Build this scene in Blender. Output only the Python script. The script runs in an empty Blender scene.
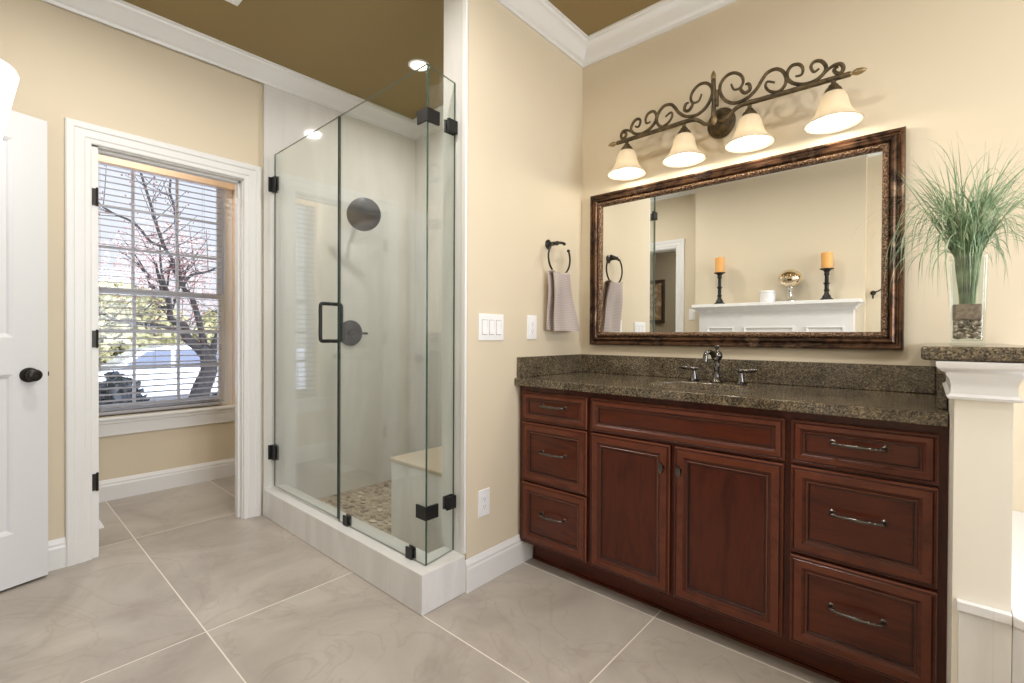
import bpy, bmesh, math, random
from mathutils import Vector, Matrix
random.seed(7)
PI = math.pi
C = bpy.context.scene.collection
scene = bpy.context.scene

# ------------------------------------------------------------------ camera
cam_d = bpy.data.cameras.new('camera'); cam = bpy.data.objects.new('camera', cam_d); C.objects.link(cam)
cam_d.sensor_width = 36; cam_d.lens = 16.595; cam_d.shift_y = -0.00235; cam_d.clip_start = 0.02; cam_d.clip_end = 300
R_ = Vector((0.75013639, 0.6612661, 0.00474764)); F_ = Vector((-0.66123228, 0.7501484, -0.00701772)); U_ = Vector((-0.00820201, 0.00212496, 0.99996411))
M4 = Matrix.Identity(4)
for i in range(3):
    M4[i][0] = R_[i]; M4[i][1] = U_[i]; M4[i][2] = -F_[i]
M4[0][3], M4[1][3], M4[2][3] = 0, 0, 1.12
cam.matrix_world = M4
scene.camera = cam

# ------------------------------------------------------------------ look
scene.view_settings.view_transform = 'Standard'; scene.view_settings.look = 'None'
scene.view_settings.gamma = 1; scene.view_settings.use_curve_mapping = False
scene.view_settings.exposure = 0.0
cy = scene.cycles
cy.use_denoising = True
cy.max_bounces = 12; cy.diffuse_bounces = 6; cy.glossy_bounces = 6; cy.transmission_bounces = 8; cy.transparent_max_bounces = 24
cy.caustics_reflective = False; cy.caustics_refractive = False
cy.sample_clamp_indirect = 6.0

# ------------------------------------------------------------------ sky: brighter towards the sun side (+x), softer on the far side
W = bpy.data.worlds.new('sky'); scene.world = W; W.use_nodes = True
nt = W.node_tree; nt.nodes.clear()
out = nt.nodes.new('ShaderNodeOutputWorld'); bg = nt.nodes.new('ShaderNodeBackground')
tc = nt.nodes.new('ShaderNodeTexCoord'); sep = nt.nodes.new('ShaderNodeSeparateXYZ')
mr = nt.nodes.new('ShaderNodeMapRange'); mr.inputs['From Min'].default_value = 0.10; mr.inputs['From Max'].default_value = 0.80
mr.inputs['To Min'].default_value = 1.10; mr.inputs['To Max'].default_value = 11.5; mr.interpolation_type = 'SMOOTHSTEP'
ramp = nt.nodes.new('ShaderNodeValToRGB')
ramp.color_ramp.elements[0].position = 0.0; ramp.color_ramp.elements[0].color = (0.86, 0.88, 0.93, 1)
ramp.color_ramp.elements[1].position = 0.55; ramp.color_ramp.elements[1].color = (0.50, 0.64, 1.0, 1)
nz = nt.nodes.new('ShaderNodeTexNoise'); nz.inputs['Scale'].default_value = 3.0; nz.inputs['Detail'].default_value = 6
mxc = nt.nodes.new('ShaderNodeMix'); mxc.data_type = 'RGBA'; mxc.inputs['B'].default_value = (0.95, 0.95, 0.97, 1)
L = nt.links
L.new(tc.outputs['Generated'], sep.inputs[0]); L.new(sep.outputs['X'], mr.inputs['Value']); L.new(sep.outputs['Z'], ramp.inputs['Fac'])
L.new(tc.outputs['Generated'], nz.inputs['Vector']); L.new(nz.outputs['Fac'], mxc.inputs['Factor'])
L.new(ramp.outputs['Color'], mxc.inputs['A']); L.new(mxc.outputs['Result'], bg.inputs['Color']); L.new(mr.outputs['Result'], bg.inputs['Strength'])
L.new(bg.outputs[0], out.inputs[0])

CEIL = 2.77
WARM = (1.0, 0.90, 0.74)
CAN_W = 11.0          # unseen ceiling cans added as fill
SHADE_W = 1.8         # each vanity bulb

# ------------------------------------------------------------------ materials
def mat(name, col=(.8, .8, .8), rough=.5, metal=0., spec=.5, coat=0., coat_rough=.1):
    m = bpy.data.materials.new(name); m.use_nodes = True
    b = m.node_tree.nodes['Principled BSDF']
    b.inputs['Base Color'].default_value = (*col, 1); b.inputs['Roughness'].default_value = rough
    b.inputs['Metallic'].default_value = metal; b.inputs['Specular IOR Level'].default_value = spec
    b.inputs['Coat Weight'].default_value = coat; b.inputs['Coat Roughness'].default_value = coat_rough
    return m
def nodes(m): return m.node_tree.nodes, m.node_tree.links, m.node_tree.nodes['Principled BSDF']
def vary(m, cols, scale=5., detail=4., rough=.5, stretch=(1, 1, 1), bump=0., pos=(0.35, 0.65), distort=0.):
    """noise ramp between colours, in object space"""
    N, K, b = nodes(m)
    t = N.new('ShaderNodeTexCoord'); mp = N.new('ShaderNodeMapping'); mp.inputs['Scale'].default_value = stretch
    n = N.new('ShaderNodeTexNoise'); n.inputs['Scale'].default_value = scale; n.inputs['Detail'].default_value = detail
    n.inputs['Roughness'].default_value = rough; n.inputs['Distortion'].default_value = distort
    r = N.new('ShaderNodeValToRGB'); cr = r.color_ramp
    while len(cr.elements) < len(cols): cr.elements.new(0.5)
    for i, c in enumerate(cols):
        cr.elements[i].position = pos[0] + (pos[1] - pos[0]) * i / (len(cols) - 1); cr.elements[i].color = (*c, 1)
    K.new(t.outputs['Object'], mp.inputs['Vector']); K.new(mp.outputs[0], n.inputs['Vector']); K.new(n.outputs['Fac'], r.inputs['Fac'])
    K.new(r.outputs['Color'], b.inputs['Base Color'])
    if bump:
        bp = N.new('ShaderNodeBump'); bp.inputs['Strength'].default_value = bump; bp.inputs['Distance'].default_value = .01
        K.new(n.outputs['Fac'], bp.inputs['Height']); K.new(bp.outputs[0], b.inputs['Normal'])
    return m

M = {}
M['wall'] = vary(mat('cream_wall_paint', rough=.75, spec=.3), [(.675, .590, .445), (.695, .610, .462)], 1.5, 2)
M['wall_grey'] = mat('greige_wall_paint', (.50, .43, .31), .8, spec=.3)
M['ceiling'] = mat('olive_ceiling_paint', (.275, .20, .085), .7, spec=.35)
M['trim'] = mat('white_trim_paint', (.77, .765, .75), .35)
M['door_white'] = mat('white_door_paint', (.70, .705, .71), .4)
M['bronze'] = mat('oil_rubbed_bronze', (.028, .024, .02), .35, .6)
M['black'] = mat('matte_black_metal', (.012, .012, .012), .4, .3)
M['plastic'] = mat('white_plastic', (.85, .85, .86), .3)
M['slot'] = mat('grey_slot', (.30, .30, .31), .6)
M['peach'] = mat('sunlit_peach_tone', (.86, .64, .44), .5)  # sunlit glow on reveal and headrail, put into the colour
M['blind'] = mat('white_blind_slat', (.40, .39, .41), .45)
M['sash'] = mat('white_vinyl_sash', (.80, .80, .82), .4)
M['porcelain'] = mat('white_porcelain', (.88, .88, .87), .12)
M['chrome'] = mat('polished_dark_nickel', (.14, .135, .13), .14, 1.)
M['pewter'] = mat('pewter', (.15, .138, .125), .28, 1.)
M['nickel_dark'] = mat('dark_gunmetal_disc', (.13, .13, .15), .22, .9)
M['bulb'] = None
M['candle'] = mat('amber_wax', (.78, .42, .13), .45)
M['candle'].node_tree.nodes['Principled BSDF'].inputs['Subsurface Weight'].default_value = .3
M['white_gloss'] = mat('white_gloss_ceramic', (.82, .82, .82), .2)
M['silver'] = mat('mercury_glass', (.85, .72, .52), .08, 1.)
M['dark_wood'] = vary(mat('dark_brown_wood', rough=.5), [(.05, .03, .018), (.09, .055, .032)], 6, 3, stretch=(1, 1, 6))
M['firebox'] = mat('firebox_black', (.02, .02, .02), .8)
M['picture'] = vary(mat('cream_art_print', rough=.6), [(.7, .55, .35), (.35, .2, .1), (.8, .7, .5)], 6, 3)
M['soil'] = vary(mat('brown_grit', rough=.9), [(.16, .10, .07), (.30, .21, .15)], 120, 3)

# floor tile: 1.22 x 0.61 m stone-look porcelain with thin pale grout
def floor_mat():
    m = mat('taupe_stone_floor_tile', rough=.32, spec=.45); N, K, b = nodes(m)
    t = N.new('ShaderNodeTexCoord'); s = N.new('ShaderNodeSeparateXYZ'); K.new(t.outputs['Object'], s.inputs[0])
    def math_(op, a, bb=None, c=None):
        n = N.new('ShaderNodeMath'); n.operation = op
        for i, v in enumerate((a, bb, c)):
            if v is None: continue
            if isinstance(v, (int, float)): n.inputs[i].default_value = v
            else: K.new(v, n.inputs[i])
        return n.outputs[0]
    def line(ax, off, step):
        q = math_('DIVIDE', math_('SUBTRACT', ax, off), step)
        cell = math_('FLOOR', math_('ADD', q, .5))
        d = math_('MULTIPLY', math_('ABSOLUTE', math_('SUBTRACT', q, cell)), step)
        return d, math_('FLOOR', q)
    dx, cx = line(s.outputs['X'], -2.03, 1.22); dy, cyy = line(s.outputs['Y'], .57, .607)
    g = math_('LESS_THAN', math_('MINIMUM', dx, dy), .0024)
    cmb = N.new('ShaderNodeCombineXYZ'); K.new(cx, cmb.inputs[0]); K.new(cyy, cmb.inputs[1])
    wn = N.new('ShaderNodeTexWhiteNoise'); wn.noise_dimensions = '3D'; K.new(cmb.outputs[0], wn.inputs['Vector'])
    off = N.new('ShaderNodeVectorMath'); off.operation = 'MULTIPLY_ADD'; off.inputs[1].default_value = (9, 9, 9)
    K.new(wn.outputs['Color'], off.inputs[0]); K.new(t.outputs['Object'], off.inputs[2])
    n = N.new('ShaderNodeTexNoise'); n.inputs['Scale'].default_value = 2.1; n.inputs['Detail'].default_value = 8; n.inputs['Roughness'].default_value = .6; n.inputs['Distortion'].default_value = .9
    K.new(off.outputs[0], n.inputs['Vector'])
    r = N.new('ShaderNodeValToRGB'); e = r.color_ramp.elements
    e[0].position = .30; e[0].color = (.315, .272, .232, 1); e[1].position = .70; e[1].color = (.470, .425, .372, 1)
    x = e.new(.5); x.color = (.400, .357, .308, 1)
    K.new(n.outputs['Fac'], r.inputs['Fac'])
    # thin veins
    n2 = N.new('ShaderNodeTexNoise'); n2.inputs['Scale'].default_value = 1.6; n2.inputs['Detail'].default_value = 5; n2.inputs['Distortion'].default_value = 2.2
    K.new(off.outputs[0], n2.inputs['Vector'])
    v = math_('ABSOLUTE', math_('SUBTRACT', n2.outputs['Fac'], .5))
    vr = N.new('ShaderNodeMapRange'); vr.inputs['From Min'].default_value = 0; vr.inputs['From Max'].default_value = .02; vr.inputs['To Min'].default_value = .28; vr.inputs['To Max'].default_value = 0
    K.new(v, vr.inputs['Value'])
    mv = N.new('ShaderNodeMix'); mv.data_type = 'RGBA'; mv.inputs['B'].default_value = (.27, .22, .175, 1)
    K.new(vr.outputs[0], mv.inputs['Factor']); K.new(r.outputs['Color'], mv.inputs['A'])
    mg = N.new('ShaderNodeMix'); mg.data_type = 'RGBA'; mg.inputs['B'].default_value = (.74, .69, .60, 1)
    K.new(g, mg.inputs['Factor']); K.new(mv.outputs['Result'], mg.inputs['A']); K.new(mg.outputs['Result'], b.inputs['Base Color'])
    return m
M['floor'] = floor_mat()
# shower wall tile: polished white porcelain slab with faint veins and joints
def tile_mat(name, w, h, base, dark, rough):
    m = mat(name, rough=rough, spec=.5); N, K, b = nodes(m)
    t = N.new('ShaderNodeTexCoord')
    n = N.new('ShaderNodeTexNoise'); n.inputs['Scale'].default_value = 1.7; n.inputs['Detail'].default_value = 6; n.inputs['Distortion'].default_value = 1.2
    mp = N.new('ShaderNodeMapping'); mp.inputs['Scale'].default_value = (3, 3, .8)
    K.new(t.outputs['Object'], mp.inputs[0]); K.new(mp.outputs[0], n.inputs['Vector'])
    r = N.new('ShaderNodeValToRGB'); e = r.color_ramp.elements
    e[0].position = .38; e[0].color = (*dark, 1); e[1].position = .6; e[1].color = (*base, 1)
    K.new(n.outputs['Fac'], r.inputs['Fac'])
    s = N.new('ShaderNodeSeparateXYZ'); K.new(t.outputs['Object'], s.inputs[0])
    def near(sock, step, off):
        a = N.new('ShaderNodeMath'); a.operation = 'SUBTRACT'; a.inputs[1].default_value = off; K.new(sock, a.inputs[0])
        p = N.new('ShaderNodeMath'); p.operation = 'PINGPONG'; p.inputs[1].default_value = step / 2; K.new(a.outputs[0], p.inputs[0])
        q = N.new('ShaderNodeMath'); q.operation = 'LESS_THAN'; q.inputs[1].default_value = .0014; K.new(p.outputs[0], q.inputs[0]); return q.outputs[0]
    a = near(s.outputs['X'], w, .11); c = near(s.outputs['Y'], w, .07); d = near(s.outputs['Z'], h, .165)
    m1 = N.new('ShaderNodeMath'); m1.operation = 'MAXIMUM'; K.new(a, m1.inputs[0]); K.new(c, m1.inputs[1])
    m2 = N.new('ShaderNodeMath'); m2.operation = 'MAXIMUM'; K.new(m1.outputs[0], m2.inputs[0]); K.new(d, m2.inputs[1])
    mx = N.new('ShaderNodeMix'); mx.data_type = 'RGBA'; mx.inputs['B'].default_value = (.66, .65, .62, 1)
    K.new(m2.outputs[0], mx.inputs['Factor']); K.new(r.outputs['Color'], mx.inputs['A']); K.new(mx.outputs['Result'], b.inputs['Base Color'])
    return m
M['tile'] = tile_mat('polished_white_wall_tile', .61, 1.22, (.72, .71, .68), (.67, .66, .63), .08)
M['curb'] = tile_mat('matte_white_curb_tile', .305, 3., (.74, .73, .71), (.67, .66, .64), .25)
# granite
def granite():
    m = mat('brown_speckled_granite', rough=.12, spec=.5); N, K, b = nodes(m)
    t = N.new('ShaderNodeTexCoord')
    v = N.new('ShaderNodeTexVoronoi'); v.inputs['Scale'].default_value = 270; K.new(t.outputs['Object'], v.inputs['Vector'])
    n = N.new('ShaderNodeTexNoise'); n.inputs['Scale'].default_value = 14; n.inputs['Detail'].default_value = 5; K.new(t.outputs['Object'], n.inputs['Vector'])
    bw = N.new('ShaderNodeSeparateColor'); K.new(v.outputs['Color'], bw.inputs[0])
    ad = N.new('ShaderNodeMath'); ad.operation = 'MULTIPLY_ADD'; ad.inputs[1].default_value = .55; K.new(bw.outputs[0], ad.inputs[0])
    sc = N.new('ShaderNodeMath'); sc.operation = 'MULTIPLY'; sc.inputs[1].default_value = .5; K.new(n.outputs['Fac'], sc.inputs[0]); K.new(sc.outputs[0], ad.inputs[2])
    r = N.new('ShaderNodeValToRGB'); r.color_ramp.interpolation = 'LINEAR'; e = r.color_ramp.elements
    e[0].position = .2; e[0].color = (.020, .016, .013, 1); e[1].position = .88; e[1].color = (.31, .255, .17, 1)
    for p_, c_ in ((.36, (.055, .043, .032)), (.50, (.095, .076, .052)), (.68, (.165, .130, .078))):
        x = e.new(p_); x.color = (*c_, 1)
    K.new(ad.outputs[0], r.inputs['Fac']); K.new(r.outputs['Color'], b.inputs['Base Color'])
    return m
M['granite'] = granite()
# cherry cabinet wood
def wood(name, dark, light, stretch):
    m = mat(name, rough=.28, spec=.30, coat=.08, coat_rough=.2)
    return vary(m, [dark, light, dark], 3.2, 7, .6, stretch, pos=(.3, .72), distort=.6)
M['wood_h'] = wood('cherry_wood_horizontal_grain', (.044, .0095, .0045), (.092, .021, .0085), (1, 3, 7))
M['wood_v'] = wood('cherry_wood_vertical_grain', (.034, .0075, .0040), (.078, .0165, .0070), (5, 3, .8))
M['wood_frame'] = wood('lighter_cherry_frame', (.078, .020, .010), (.130, .036, .017), (2, 3, 3))
M['glaze'] = mat('dark_glaze_in_grooves', (.020, .007, .005), .35)
M['wood_rim'] = mat('paler_cherry_edge', (.17, .058, .030), .3, coat=.2)  # paler cherry tone along front edges and beads
# bronze mirror frame
M['frame'] = vary(mat('antique_bronze_frame', rough=.3, metal=.75), [(.020, .011, .009), (.15, .080, .045), (.022, .014, .012), (.30, .19, .12)], 9, 6, .65, pos=(.3, .72), distort=.7)
M['frame_bead'] = vary(mat('carved_gilt_bead', rough=.38, metal=.7), [(.028, .012, .008), (.15, .08, .045), (.42, .30, .19)], 130, 4, .6, bump=.9)
M['lamp_metal'] = vary(mat('aged_brass_iron', rough=.5, metal=.55), [(.055, .04, .02), (.14, .10, .05)], 40, 4)
M['lamp_gold'] = mat('aged_gold_finial', (.30, .22, .11), .35, .7)
mm = mat('silvered_mirror', (.90, .91, .89), 0., 1.); M['mirror'] = mm
# car, garden
M['car_paint'] = mat('silver_car_paint', (.50, .53, .58), .25, .3, coat=.6)
M['car_glass'] = mat('car_window_glass', (.03, .05, .10), .12)
M['tyre'] = mat('tyre_rubber', (.02, .02, .02), .8)
M['bark'] = vary(mat('dark_bark', rough=.9), [(.007, .006, .006), (.020, .017, .017)], 20, 4)
M['bud'] = mat('red_brown_buds', (.13, .03, .028), .7)
M['snow'] = vary(mat('pale_driveway', rough=.9), [(.62, .62, .67), (.74, .74, .78)], .6, 4)
M['twig_pink'] = vary(mat('pinkish_blossom', rough=.9), [(.40, .26, .23), (.60, .47, .44)], 1.5, 4)
M['hedge'] = vary(mat('yellow_green_foliage', rough=.9), [(.22, .21, .09), (.50, .46, .26)], 1.5, 4)
M['shrub'] = mat('grey_green_shrub', (.035, .04, .045), .9)

def glass_mat(name, tint, rough=0., base_r=.04):
    m = bpy.data.materials.new(name); m.use_nodes = True; N = m.node_tree.nodes; K = m.node_tree.links; N.clear()
    o = N.new('ShaderNodeOutputMaterial'); t = N.new('ShaderNodeBsdfTransparent'); g = N.new('ShaderNodeBsdfGlossy'); x = N.new('ShaderNodeMixShader')
    t.inputs[0].default_value = (*tint, 1); g.inputs['Roughness'].default_value = rough; g.inputs[0].default_value = (1, 1, 1, 1)
    geo = N.new('ShaderNodeNewGeometry'); d = N.new('ShaderNodeVectorMath'); d.operation = 'DOT_PRODUCT'
    K.new(geo.outputs['Normal'], d.inputs[0]); K.new(geo.outputs['Incoming'], d.inputs[1])
    def m_(op, a, b):
        n = N.new('ShaderNodeMath'); n.operation = op
        for i, v in enumerate((a, b)):
            if v is None: continue
            if isinstance(v, (int, float)): n.inputs[i].default_value = v
            else: K.new(v, n.inputs[i])
        return n.outputs[0]
    c = m_('ABSOLUTE', d.outputs['Value'], None); f = m_('POWER', m_('SUBTRACT', 1., c), 5.)
    fr = m_('ADD', m_('MULTIPLY', f, 1 - base_r), base_r)
    K.new(fr, x.inputs[0]); K.new(t.outputs[0], x.inputs[1]); K.new(g.outputs[0], x.inputs[2]); K.new(x.outputs[0], o.inputs[0])
    return m
M['glass'] = glass_mat('clear_shower_glass', (.965, .985, .972), base_r=.05)
M['window_glass'] = glass_mat('window_glass', (.98, .99, .99), base_r=.018)
M['vase_glass'] = glass_mat('vase_glass', (.93, .96, .95), base_r=.05)
M['glass_edge'] = mat('green_glass_edge', (.045, .085, .065), .2)
def emit(name, col, s):
    m = bpy.data.materials.new(name); m.use_nodes = True; N = m.node_tree.nodes; N.clear()
    o = N.new('ShaderNodeOutputMaterial'); e = N.new('ShaderNodeEmission'); e.inputs[0].default_value = (*col, 1); e.inputs[1].default_value = s
    m.node_tree.links.new(e.outputs[0], o.inputs[0]); return m
M['bulb'] = emit('lit_bulb', (1, .88, .68), 7.)
M['can_lens'] = emit('lit_downlight_lens', (1, .88, .70), 6.)
def shade_mat(name, col, e, s):
    m = bpy.data.materials.new(name); m.use_nodes = True; N = m.node_tree.nodes; K = m.node_tree.links; b = N['Principled BSDF']
    b.inputs['Base Color'].default_value = (*col, 1); b.inputs['Roughness'].default_value = .35
    b.inputs['Emission Color'].default_value = (*e, 1); b.inputs['Emission Strength'].default_value = s
    tr = N.new('ShaderNodeBsdfTranslucent'); tr.inputs[0].default_value = (*col, 1); x = N.new('ShaderNodeMixShader'); x.inputs[0].default_value = .45
    o = [n for n in N if n.type == 'OUTPUT_MATERIAL'][0]
    K.new(b.outputs[0], x.inputs[1]); K.new(tr.outputs[0], x.inputs[2]); K.new(x.outputs[0], o.inputs[0]); return m
M['shade'] = shade_mat('lit_alabaster_glass', (.66, .59, .47), (1, .88, .68), .16)
M['pendant_glass'] = shade_mat('lit_white_opal_glass', (.8, .8, .79), (1, .98, .95), 1.15)
# striped chevron towel
def towel_mat():
    m = mat('taupe_chevron_cotton', rough=.95, spec=.1); N, K, b = nodes(m)
    t = N.new('ShaderNodeTexCoord'); s = N.new('ShaderNodeSeparateXYZ'); K.new(t.outputs['Object'], s.inputs[0])
    def m_(op, a, bb):
        n = N.new('ShaderNodeMath'); n.operation = op
        for i, v in enumerate((a, bb)):
            if isinstance(v, (int, float)): n.inputs[i].default_value = v
            else: K.new(v, n.inputs[i])
        return n.outputs[0]
    z = m_('ADD', s.outputs['Z'], m_('MULTIPLY', m_('PINGPONG', s.outputs['Y'], .005), .9))
    w = m_('PINGPONG', z, .0045)
    r = N.new('ShaderNodeMapRange'); r.inputs['From Min'].default_value = .0005; r.inputs['From Max'].default_value = .004; K.new(w, r.inputs['Value'])
    x = N.new('ShaderNodeMix'); x.data_type = 'RGBA'; x.inputs['A'].default_value = (.40, .33, .31, 1); x.inputs['B'].default_value = (.60, .53, .50, 1)
    K.new(r.outputs[0], x.inputs['Factor']); K.new(x.outputs['Result'], b.inputs['Base Color']); return m
M['towel'] = towel_mat()
M['leaf'] = vary(mat('blue_green_grass_blade', rough=.5), [(.09, .16, .08), (.24, .36, .19), (.60, .66, .44)], 22, 3, pos=(.3, .7))
M['pebble'] = None
def pebble_mat(name, cols):
    m = mat(name, rough=.4); N, K, b = nodes(m)
    g = N.new('ShaderNodeNewGeometry'); r = N.new('ShaderNodeValToRGB'); cr = r.color_ramp
    while len(cr.elements) < len(cols): cr.elements.new(.5)
    for i, c in enumerate(cols):
        cr.elements[i].position = i / (len(cols) - 1); cr.elements[i].color = (*c, 1)
    K.new(g.outputs['Random Per Island'], r.inputs['Fac']); K.new(r.outputs['Color'], b.inputs['Base Color']); return m
M['pebble'] = pebble_mat('mixed_river_pebbles', [(.07, .045, .03), (.40, .29, .20), (.16, .10, .07), (.66, .54, .42), (.22, .13, .09)])
M['pebble_floor'] = pebble_mat('tan_brown_pebble_mosaic', [(.11, .075, .045), (.46, .37, .27), (.22, .155, .10), (.66, .57, .45), (.30, .23, .16), (.50, .42, .33)])

# ------------------------------------------------------------------ mesh helpers
def new(): return bmesh.new()
def box(bm, x0, x1, y0, y1, z0, z1, mi=0, bev=0., seg=2):
    n0 = set(bm.faces)
    v = [bm.verts.new((x, y, z)) for x in (x0, x1) for y in (y0, y1) for z in (z0, z1)]
    fs = [bm.faces.new([v[i] for i in f]) for f in ((0, 1, 3, 2), (4, 6, 7, 5), (0, 4, 5, 1), (2, 3, 7, 6), (0, 2, 6, 4), (1, 5, 7, 3))]
    if bev:
        es = list({e for f in fs for e in f.edges}); bmesh.ops.bevel(bm, geom=es, offset=bev, segments=seg, profile=.5, affect='EDGES')
    for f in bm.faces:
        if f not in n0: f.material_index = mi
    return bm
def lathe(bm, prof, c=(0, 0, 0), axis='Z', n=32, mi=0, sx=1., sy=1., closed=False):
    """prof: (r, h) pairs"""
    rings = []
    for r, h in prof:
        ring = []
        for k in range(n):
            a = 2 * PI * k / n; p = (r * math.cos(a) * sx, r * math.sin(a) * sy, h)
            if axis == 'X': p = (p[2], p[0], p[1])
            elif axis == 'Y': p = (p[0], p[2], p[1])
            ring.append(bm.verts.new((c[0] + p[0], c[1] + p[1], c[2] + p[2])))
        rings.append(ring)
    for i in range(len(rings) - 1):
        for k in range(n):
            f = bm.faces.new((rings[i][k], rings[i][(k + 1) % n], rings[i + 1][(k + 1) % n], rings[i + 1][k])); f.material_index = mi
    if closed:
        for k in range(n):
            f = bm.faces.new((rings[-1][k], rings[-1][(k + 1) % n], rings[0][(k + 1) % n], rings[0][k])); f.material_index = mi
    else:
        for ring in (rings[0], rings[-1]):
            try: f = bm.faces.new(ring); f.material_index = mi
            except ValueError: pass
    return bm
def smooth_path(pts, sub=4):
    pts = [Vector(p) for p in pts]; o = []
    for i in range(len(pts) - 1):
        p0 = pts[max(i - 1, 0)]; p1 = pts[i]; p2 = pts[i + 1]; p3 = pts[min(i + 2, len(pts) - 1)]
        for k in range(sub):
            t = k / sub
            o.append(.5 * ((2 * p1) + (p2 - p0) * t + (2 * p0 - 5 * p1 + 4 * p2 - p3) * t * t + (3 * p1 - p0 - 3 * p2 + p3) * t ** 3))
    o.append(pts[-1]); return o
def tube(bm, pts, r, n=8, mi=0, cap=True, flat=1.):
    pts = [Vector(p) for p in pts]; rs = r if isinstance(r, (list, tuple)) else [r] * len(pts)
    if len(rs) != len(pts):
        rs = [rs[min(int(i / max(1, len(pts) - 1) * (len(rs) - 1)), len(rs) - 2)] * (1 - (i / (len(pts) - 1) * (len(rs) - 1)) % 1 if i < len(pts) - 1 else 0)
              + rs[min(int(i / max(1, len(pts) - 1) * (len(rs) - 1)) + 1, len(rs) - 1)] * ((i / (len(pts) - 1) * (len(rs) - 1)) % 1 if i < len(pts) - 1 else 1) for i in range(len(pts))]
    rings = []; nrm = None
    for i, p in enumerate(pts):
        d = (pts[min(i + 1, len(pts) - 1)] - pts[max(i - 1, 0)]).normalized()
        if nrm is None:
            a = Vector((0, 0, 1)) if abs(d.z) < .9 else Vector((1, 0, 0)); nrm = d.cross(a).normalized()
        else:
            nrm = (nrm - d * nrm.dot(d)); nrm = nrm.normalized() if nrm.length > 1e-6 else d.orthogonal().normalized()
        b = d.cross(nrm)
        rings.append([bm.verts.new(p + (nrm * math.cos(2 * PI * k / n) + b * math.sin(2 * PI * k / n) * flat) * rs[i]) for k in range(n)])
    for i in range(len(rings) - 1):
        for k in range(n):
            f = bm.faces.new((rings[i][k], rings[i][(k + 1) % n], rings[i + 1][(k + 1) % n], rings[i + 1][k])); f.material_index = mi; f.smooth = True
    if cap:
        for ring in (rings[0], rings[-1]): bm.faces.new(ring).material_index = mi
    return bm
def prism(bm, poly, a0, a1, plane='XY', mi=0):
    """extrude polygon; plane XY -> along z, XZ -> along y, YZ -> along x"""
    def P(u, v, w): return {'XY': (u, v, w), 'XZ': (u, w, v), 'YZ': (w, u, v)}[plane]
    A = [bm.verts.new(P(u, v, a0)) for u, v in poly]; B = [bm.verts.new(P(u, v, a1)) for u, v in poly]; n = len(poly)
    bm.faces.new(A).material_index = mi; bm.faces.new(B[::-1]).material_index = mi
    for i in range(n): bm.faces.new((A[i], B[i], B[(i + 1) % n], A[(i + 1) % n])).material_index = mi
    return bm
def rect_rings(bm, x0, x1, z0, z1, rings, place, cap=True):
    """concentric rectangles (inset, depth, material of the band up to it), place(u, v, d) -> xyz"""
    prev = None
    for ins, d, mi in rings:
        cur = [bm.verts.new(place(u, v, d)) for u, v in ((x0 + ins, z0 + ins), (x1 - ins, z0 + ins), (x1 - ins, z1 - ins), (x0 + ins, z1 - ins))]
        if prev:
            for k in range(4): bm.faces.new((prev[k], prev[(k + 1) % 4], cur[(k + 1) % 4], cur[k])).material_index = mi
        elif cap: bm.faces.new(cur[::-1]).material_index = 0
        prev = cur
    if cap: bm.faces.new(prev).material_index = 0
    return bm
def sweep(bm, path, prof, closed=False, mi=0, flip=1):
    """horizontal or wall-plane sweep with mitres. path: list of (point, outward dir A) computed in caller; prof: (a, b)"""
    rings = [[bm.verts.new(Vector(p) + Vector(A) * a + Vector(B) * b) for a, b in prof] for p, A, B in path]
    n = len(prof); m = len(rings)
    for i in range(m if closed else m - 1):
        for k in range(n):
            f = bm.faces.new((rings[i][k], rings[i][(k + 1) % n], rings[(i + 1) % m][(k + 1) % n], rings[(i + 1) % m][k])); f.material_index = mi
    if not closed:
        bm.faces.new(rings[0]); bm.faces.new(rings[-1][::-1])
    return bm

def wloc(o):
    v = Vector((0, 0, 0))
    while o is not None: v += o.location; o = o.parent
    return v
def obj(name, bm, mats, parent=None, smooth=False, bevel=0., loc=None, wn=False):
    bmesh.ops.recalc_face_normals(bm, faces=bm.faces)
    me = bpy.data.meshes.new(name)
    o = bpy.data.objects.new(name, me); C.objects.link(o)
    if parent is not None: o.parent = parent; sh = wloc(parent)
    else:
        if loc is not None: o.location = loc
        sh = Vector(loc) if loc is not None else Vector((0, 0, 0))
    bmesh.ops.translate(bm, vec=-sh, verts=bm.verts)
    bm.to_mesh(me); bm.free()
    for m in (mats if isinstance(mats, (list, tuple)) else [mats]): me.materials.append(m)
    if smooth:
        for p in me.polygons: p.use_smooth = True
        try: me.set_sharp_from_angle(angle=math.radians(38))
        except Exception: pass
    if bevel:
        b = o.modifiers.new('bevel', 'BEVEL'); b.width = bevel; b.segments = 2; b.limit_method = 'ANGLE'; b.angle_limit = math.radians(40)
    return o
def thing(name, label, cat, loc, group=None):
    o = bpy.data.objects.new(name, None); C.objects.link(o); o.location = loc; o.empty_display_size = .05
    o['label'] = label; o['category'] = cat
    if group: o['group'] = group
    return o
def tag(o, label, cat, group=None, kind=None):
    o['label'] = label; o['category'] = cat
    if group: o['group'] = group
    if kind: o['kind'] = kind
    return o
def struct(name, bm, m, label, parent=None, cat=None, **k):
    o = obj(name, bm, m, parent, **k)
    if parent is None:
        o['kind'] = 'structure'; o['label'] = label; o['category'] = cat or name.split('_')[0]
    return o
def copy_tree(o, parent=None):
    c = o.copy(); C.objects.link(c); c.parent = parent
    for ch in list(o.children): copy_tree(ch, c)
    return c

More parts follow.
